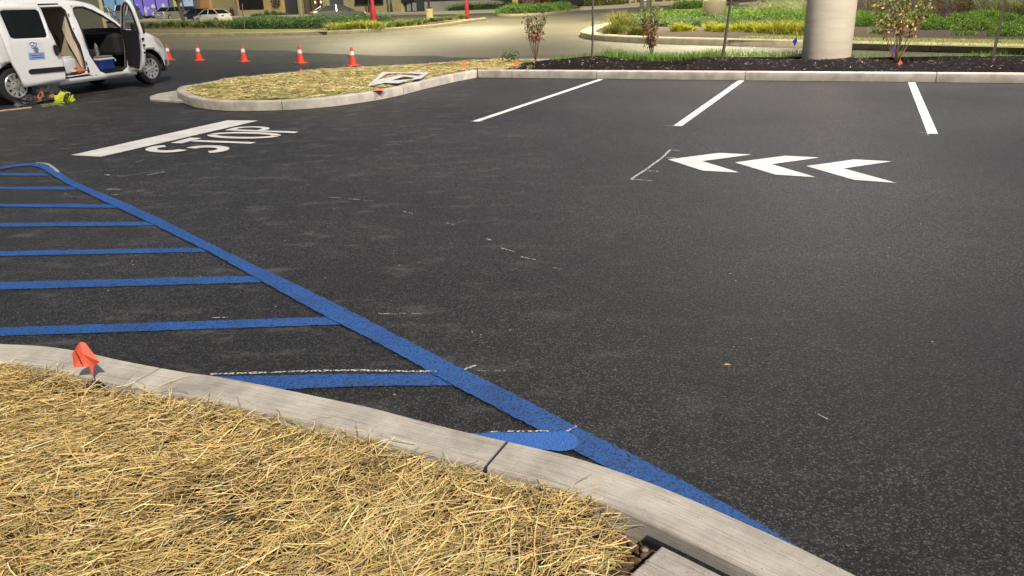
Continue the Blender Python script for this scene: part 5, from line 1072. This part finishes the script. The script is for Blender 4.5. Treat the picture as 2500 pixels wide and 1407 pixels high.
for x in (762, 781): sec('door_frame', x, x + 2, 0, 3.4, m_blk, .16, .05)
for x in (774, 788): sec('wall_lamp', x, x + 3, 1.15, 1.4, m_lit('lamp', (1, .75, .35), 2.5), .2, .05)
sec('pier', 800, 810, 0, 6, st_b, .6); sec('shopfront', 810, 849, 0, 4.5, m_dgray, .1); sec('blue_sign_strip', 840, 843, .3, 3, mat('blue_strip', (.12, .18, .5), .4), .14, .05)
sec('wall', 849, 990, 0, 6, st_b, .5); sec('base_course', 850, 989, 0, .77, mat('yellow_stone', (.58, .50, .22), .85, scale=2), .56)
sec('window', 878, 946, .95, 2.4, m_dkw, .60, .05); sec('sill', 877, 947, .88, .95, m_blk, .66, .12)
sec('shopfront', 990, 1050, 0, 3.5, m_dgray, .1)
for x in (996, 1010): sec('panel', x, x + 9, .1, .9, mat('pale_panel', (.4, .4, .36), .6), .16, .05)
sec('canopy', 985, 1265, .95, 1.4, m_blk, .6, 1.0)
bW = empty('retaining_wall', (*G(1150, 25), 0), 0, label='long grey concrete wall right of the restaurant', cat='wall')
sec('wall', 1038, 1265, 0, .95, st_g, .3, par=bW)
for k, x in enumerate((902, 956)):
    g = G(x, fb(x) + .8); tag(MB().lathe([(.14, 0), (.12, .9), (.07, 1.0), (.06, 3.8)], 12, (g[0], g[1], 0)).build('post', m_dark, None, True), ['dark post before the restaurant window', 'dark post right of the restaurant window'][k], 'post', 'dark posts along the restaurant')
for k, x in enumerate((700 + 310,)): pass
g = G(1048, 32); tag(MB().lathe([(.14, 0), (.1, .8), (.1, 4)], 12, (g[0], g[1], 0)).build('post', m_dark, None, True), 'dark post behind the yellow litter bin', 'post')
t = empty('litter_bin', (*G(1050, 47), 0), 0, label='pale yellow cylindrical bin by the left median tip', cat='bin'); MB().lathe([(.001, 0), (.24, 0), (.26, .60), (.27, .62), (.27, .68), (.2, .69)], 24).build('drum', mat('bin_yellow', (.62, .55, .26), .6), t, True); MB().lathe([(.19, .69), (.18, .78), (.001, .78)], 20).build('lid', m_blk, t)
t = empty('trash_can', (*G(568, 41), 0), 0, label='black trash can with domed hood against the tan wall', cat='bin'); t.scale = (.74,) * 3; MB().lathe([(.24, 0), (.30, .3), (.30, .9), (.22, 1.15), (.12, 1.22), (.01, 1.23)], 20).build('drum', m_blk, t, True); MB().tube([(-.2, 0, 1.05), (-.15, 0, 1.28), (0, 0, 1.36), (.15, 0, 1.28), (.2, 0, 1.05)], .03, 6).build('hood', m_blk, t)
# lettering
def text(s, size, pos, rz, m, par, name='lettering', ext=.02):
    cu = bpy.data.curves.new(name, 'FONT'); cu.body = s; cu.size = size; cu.extrude = ext; cu.align_x = 'CENTER'; cu.space_line = .82; cu.offset = .008
    o = bpy.data.objects.new('tmp', cu); C.objects.link(o); dg = bpy.context.evaluated_depsgraph_get(); me = bpy.data.meshes.new_from_object(o.evaluated_get(dg)); bpy.data.objects.remove(o)
    me.materials.clear(); me.materials.append(m); q = bpy.data.objects.new(name, me); C.objects.link(q); q.location = pos; q.rotation_euler = (rad(90), 0, rz); return fix(q, par)
a = np.array(G(600, fb(600))); b = np.array(G(700, fb(700))); dR = (b - a) / np.linalg.norm(b - a); nR = np.array([dR[1], -dR[0]]); rzR = math.atan2(dR[1], dR[0])
c_ = np.array(G(687, fb(687))) + nR * .66
text('TAKE\nOUT', .62, (c_[0], c_[1], 1.42), rzR, m_ink, bR)
mb = MB().box((0, 0, 0), (.85, .04, .05), rz=rzR); o = mb.build('underline', m_ink); o.location = (c_[0], c_[1], .84); fix(o, bR)
# purple shop
bS = empty('toy_shop', (*G(350, 46), 0), 0, label='shop with blue and purple glowing windows behind the parked cars', cat='shop')
def pp_(x): return G(x, 47.5 - (x - 255) * .022)
def sS(name, x0, x1, z0, z1, m, off=0, th=.3): return fix(wall(None, name, pp_(x0), pp_(x1), z0, z1, m, th, off), bS)
sS('wall', 258, 482, 0, 7, mat('slate_wall', (.12, .12, .14), .8))
sS('pier', 252, 262, 0, 7, mat('gold_pier', (.42, .34, .12), .8), .6)
for (x0, x1, c, s) in ((264, 292, (.22, .42, .62), .75), (293.5, 336, (.24, .44, .66), .8), (337.5, 357, (.22, .16, .62), 1.0), (358.5, 388, (.24, .17, .62), 1.0), (389.5, 420, (.25, .18, .6), 1.0), (421, 431, (.2, .26, .3), .4)):
    sS('window', x0, x1, .35, 5, m_lit('w%d' % x0, c, s), .1, .05)
for x in (292, 336.4, 357.2, 388.4, 420): sS('mullion', x, x + 1.2, 0, 5, m_blk, .2, .08)
m_shape = mat('display_white', (.5, .52, .6), .6); m_shd = mat('display_dark', (.03, .06, .06), .6)
for (x, z, r_, h, m_) in ((346, 0, .8, 1.0, m_shape), (343, 1.6, 1.1, .5, m_shd), (343, 2.2, 1.3, .35, m_shape), (363, .3, .9, 2.1, m_shape), (370, 1.3, .5, .8, m_shape), (383, 1.4, 1.2, 1.2, m_shape), (381, .2, .9, 1.0, m_shape), (408, 1.5, 1.2, 1.2, m_shape), (412, .2, .8, 1.0, m_shd), (322, 0, 1.2, 1.5, m_shd)):
    g = pp_(x); fix(MB().lathe([(r_ * .16, 0), (r_ * .26, h * .2), (r_ * .2, h * .4), (r_ * .05, h * .55)], 12, (g[0], g[1] - .5, z * .65 + .1)).build('display_figure', m_), bS)
for x0, x1, c in ((434, 446, (.62, .62, .12)), (447, 452, (.5, .7, .75)), (458, 480, (.5, .6, .8))): sS('lit_panel', x0, x1, 1.3, 4.6, m_lit('p%d' % x0, c, .8), .25, .08)
sS('canopy', 430, 482, .0, .5, m_dgray, .6, .5)
# olive building at far left, behind the van
bO = empty('utility_building', (*G(200, 88), 0), 0, label='plain olive grey building corner seen through the van', cat='building')
a, b = G(-160, 100), G(256, 80); fix(wall(None, 'wall', a, b, 0, 6.5, st_gr, 6), bO); a2, b2 = G(256, 80), G(264, 79.6); fix(wall(None, 'corner_trim', a2, b2, 0, 6.5, mat('pale_trim', (.50, .45, .26), .8), 6, .05), bO)
# pavements along the shops
def strip_px(px, z, m, name='pavement'):
    mb = MB(); P = [G(x, y, z) for x, y in px]; mb.prism(P, -.02, z); return tag(mb.build(name, m), kind='structure')
m_pave = mat('plaza_concrete', (.46, .42, .28), .8, scale=1, var=.12)
strip_px([(480, 44.5), (560, 43), (700, 40), (850, 36), (990, 33), (1050, 32), (1270, 25.5), (1270, 20.5), (1050, 28), (850, 32.5), (700, 36.5), (480, 41.5)], .13, m_pave)
strip_px([(230, 52.5), (350, 50.5), (470, 48), (470, 44), (350, 46), (230, 48.5)], .13, m_pave)
strip_px([(1268, 26), (1400, 22), (1520, 15.5), (1660, 8), (1840, -1), (1840, -6), (1520, 11), (1400, 18), (1268, 20.5)], .13, m_pave)
for (x, y), lb in (((630, 41), 'rounded low bush at the foot of the ochre wall'), ((652, 38), 'spiky bush below the dark restaurant window'), ((669, 38), 'pale spiky bush second from the window'), ((686, 38), 'dark bush under the TAKE OUT lettering')):
    g = G(x, y, .1); tag(blob_foliage('shrub', [(g[0], g[1], .1, .9 if x in (630, 686) else .4, .5, .32 if x in (630, 686) else .5)], .10, 500, OLIVE), lb, 'shrub', 'bushes along the restaurant wall')
hc = [(*G(x, 26.5 - (x - 1120) * .035, .1), .1, 1.4, 1.0, .42 + .12 * (x % 3)) for x in range(1120, 1270, 14)]; tag(blob_foliage('hedge', hc, .14, 4500, DK), 'dark leafy bushes along the foot of the grey wall', 'hedge', kind='stuff')
# island with green mounds and the shrubs behind it
L2 = catmull([G(x, y) for x, y in [(1420, 20), (1350, 26), (1300, 30), (1250, 33), (1215, 36), (1217, 39.5), (1260, 39.5), (1330, 36.5), (1380, 31), (1422, 24), (1424, 21)]], .6)
tag(sweep('kerb', L2, kerbprof(.3), m_shade_kerb), kind='structure'); sheet('median_soil', [tuple(x) for x in (L2 + normals2d(L2) * .2)], .13, m_mulch2, kind='structure')
for i, (x, y, rx) in enumerate([(1248, 34, 1.3), (1285, 31.5, 1.3), (1318, 31, 1.6), (1345, 28, 1.5), (1368, 25, 1.2)]):
    g = G(x, y, .1); tag(blob_foliage('shrub', [(g[0], g[1], .1, rx, 1.2, .62)], .11, 2200, ((.20, .32, .07), (.08, .16, .03))), ordn[i] + ' from the left of the round green mounds on the far island', 'shrub', 'round green mounds on the far island')
def rough_shrub(px, r, h, cols, label, group, leaf=.14, n=900):
    g = G(*px, .1); return tag(blob_foliage('shrub', [(g[0], g[1], .1, r, r * .8, h)], leaf, n, cols), label, 'shrub', group)
for i, (x, c) in enumerate([(1272, ((.30, .12, .07), (.16, .08, .03))), (1296, ((.30, .10, .06), (.2, .10, .05))), (1312, ((.72, .30, .45), (.6, .35, .25))), (1330, ((.70, .28, .42), (.45, .25, .15))), (1346, ((.35, .12, .06), (.2, .07, .04)))]):
    rough_shrub((x, 18), 1.5, 1.6, c, ['rust red bush at the left of the flower bed', 'dark rusty bush left of the pink flowers', 'bright pink flowering bush, left one', 'pink flowering bush, right one', 'rust coloured bush right of the pink flowers'][i], 'bushes of the flower bed')
for i, (x, y) in enumerate([(1438, 15), (1460, 14), (1480, 13), (1500, 12)]): rough_shrub((x, y), 1.3, 1.3, ((.42, .36, .08), (.2, .2, .05)), ordn[i] + ' from the left of the yellowish bushes right of the black car', 'yellowish bushes right of the black car')
g = G(1258, 22); tag(MB().box((g[0], g[1], 1.2), (.6, .5, 2.4), bev=.05).box((g[0], g[1], 2.5), (1.1, .7, .2), bev=.03).build('pillar', mat('yellow_pillar', (.55, .50, .14), .8)), 'yellow square pillar at the end of the grey wall', 'pillar')
def ftree(px, h, rr, label, lean=0, crown_z=2.3, n=2600, r0=.16, cols=DK, leaf=.16):
    g = G(*px, .1); t = empty('tree', (g[0], g[1], .1), 0, label=label, cat='tree'); mb = MB().tube([(0, 0, 0), (lean * .5, 0, h * .3), (lean, 0, h * .7)], [r0, r0 * .8, r0 * .4], 10)
    for k in range(9):
        a = k * .7 + .3; mb.tube([(lean * .5, 0, h * .28 + .08 * k), (lean + math.cos(a) * rr * .45, math.sin(a) * rr * .45, crown_z + .3), (lean + math.cos(a) * rr * .8, math.sin(a) * rr * .8, crown_z + rr * .6)], [r0 * .5, r0 * .3, r0 * .12], 6)
    mb.build('trunk', m_bark, t); P = []
    for k in range(16): a = RNG.uniform(0, 6.28); q = RNG.uniform(.2, .85) * rr; c = np.array((lean + math.cos(a) * q, math.sin(a) * q, crown_z + rr * RNG.uniform(.05, 1.1))); P.append(c + RNG.normal(0, rr * .2, (n // 16, 3)))
    P = np.concatenate(P); leafmesh('crown', P, RNG.uniform(leaf * .6, leaf * 1.2, len(P)), mixcols(len(P), *cols), m_leaf, t); return t
ftree((450, 56), 5, 2.3, 'dark tree between the purple shop and the white hatchback', -.5, 2.2)
ftree((1287, 30), 5, 1.8, 'slim young tree on the island before the pink flowers', 0, 3.2, r0=.09)
ftree((1695, 12), 5, 1.8, 'young tree on the small green island at the far right', 0, 3.2, r0=.09)
g = G(597, 72, .13); tag(MB().tube([(g[0], g[1], 0), (g[0] + .05, g[1], 1.1), (g[0] + .08, g[1], 1.5)], .035, 6).build('stake', m_bark), 'thin bare stake at the left end of the dark hedge', 'stake')
# small islands at the right
L3 = catmull([G(x, y) for x, y in [(1785, 18), (1720, 19), (1650, 22), (1638, 26), (1650, 29), (1720, 28), (1785, 21), (1787, 19)]], .5)
tag(sweep('kerb', L3, kerbprof(.3), m_shade_kerb), kind='structure'); sheet('median_soil', [tuple(x) for x in (L3 + normals2d(L3) * .2)], .13, m_mulch2, kind='structure')
for i, (x, y, rx) in enumerate([(1665, 23, .9), (1685, 22, 1.3), (1708, 22, 1.1), (1728, 22.5, .9)]): g = G(x, y, .1); tag(blob_foliage('shrub', [(g[0], g[1], .1, rx, 1, .5)], .10, 1300, GREEN), ordn[i] + ' from the left of the green mounds left of the concrete drum', 'shrub', 'green mounds left of the concrete drum')
L4 = catmull([G(x, y) for x, y in [(1770, 3), (1800, -1), (1830, 1), (1850, 5), (1830, 10), (1790, 12), (1768, 9)]], .5); tag(sweep('kerb', L4, kerbprof(.3), m_shade_kerb), kind='structure'); sheet('median_soil', [tuple(x) for x in (L4 + normals2d(L4) * .2)], .13, m_mulch2, kind='structure')
# far shop row at the right
bF = empty('shop_row', (*G(1600, 8), 0), 0, label='row of lit shop fronts with coloured windows beyond the right median', cat='shops')
def fF(x): return G(x, float(np.interp(x, [1500, 1640, 1840, 2100, 2600], [12.5, 6, -4.5, -18, -40])))
def sF(name, x0, x1, z0, z1, m, off=0, th=.4): return fix(wall(None, name, fF(x0), fF(x1), z0, z1, m, th, off), bF)
sF('wall', 1505, 2600, 0, 5, st_b)
cols_ = [(.05, .05, .06), (.30, .22, .1), (.06, .06, .07), (.55, .6, .7), (.25, .5, .12), (.05, .05, .06), (.4, .3, .12), (.1, .3, .4), (.12, .35, .5), (.45, .40, .12), (.1, .35, .5), (.35, .3, .2)]
x = 1520.
for i, c in enumerate(cols_ * 2):
    wd = [12, 10, 14, 10, 8, 20, 16, 18, 24, 18, 22, 20][i % 12]
    sF('window', x, x + wd, .25, 3.2, mat('shopglass_%d' % (i % 12), c, .15, emit=(c, .5)), .1, .06); sF('pier', x + wd, x + wd + 4, 0, 4, st_b, .3, .2); x += wd + 4
mb = MB(); P = [np.array(fF(x)) + (0, -2.2) for x in (1530, 1640, 1700)]; Q_ = [p + np.array((0, -.25)) for p in P]; mb.prism([tuple(p) for p in P] + [tuple(p) for p in Q_[::-1]], 0, .17); tag(mb.build('kerb', mat('yellow_kerb_paint', (.62, .52, .08), .7)), kind='structure')
# an estate of dark trees closes the horizon behind the shops
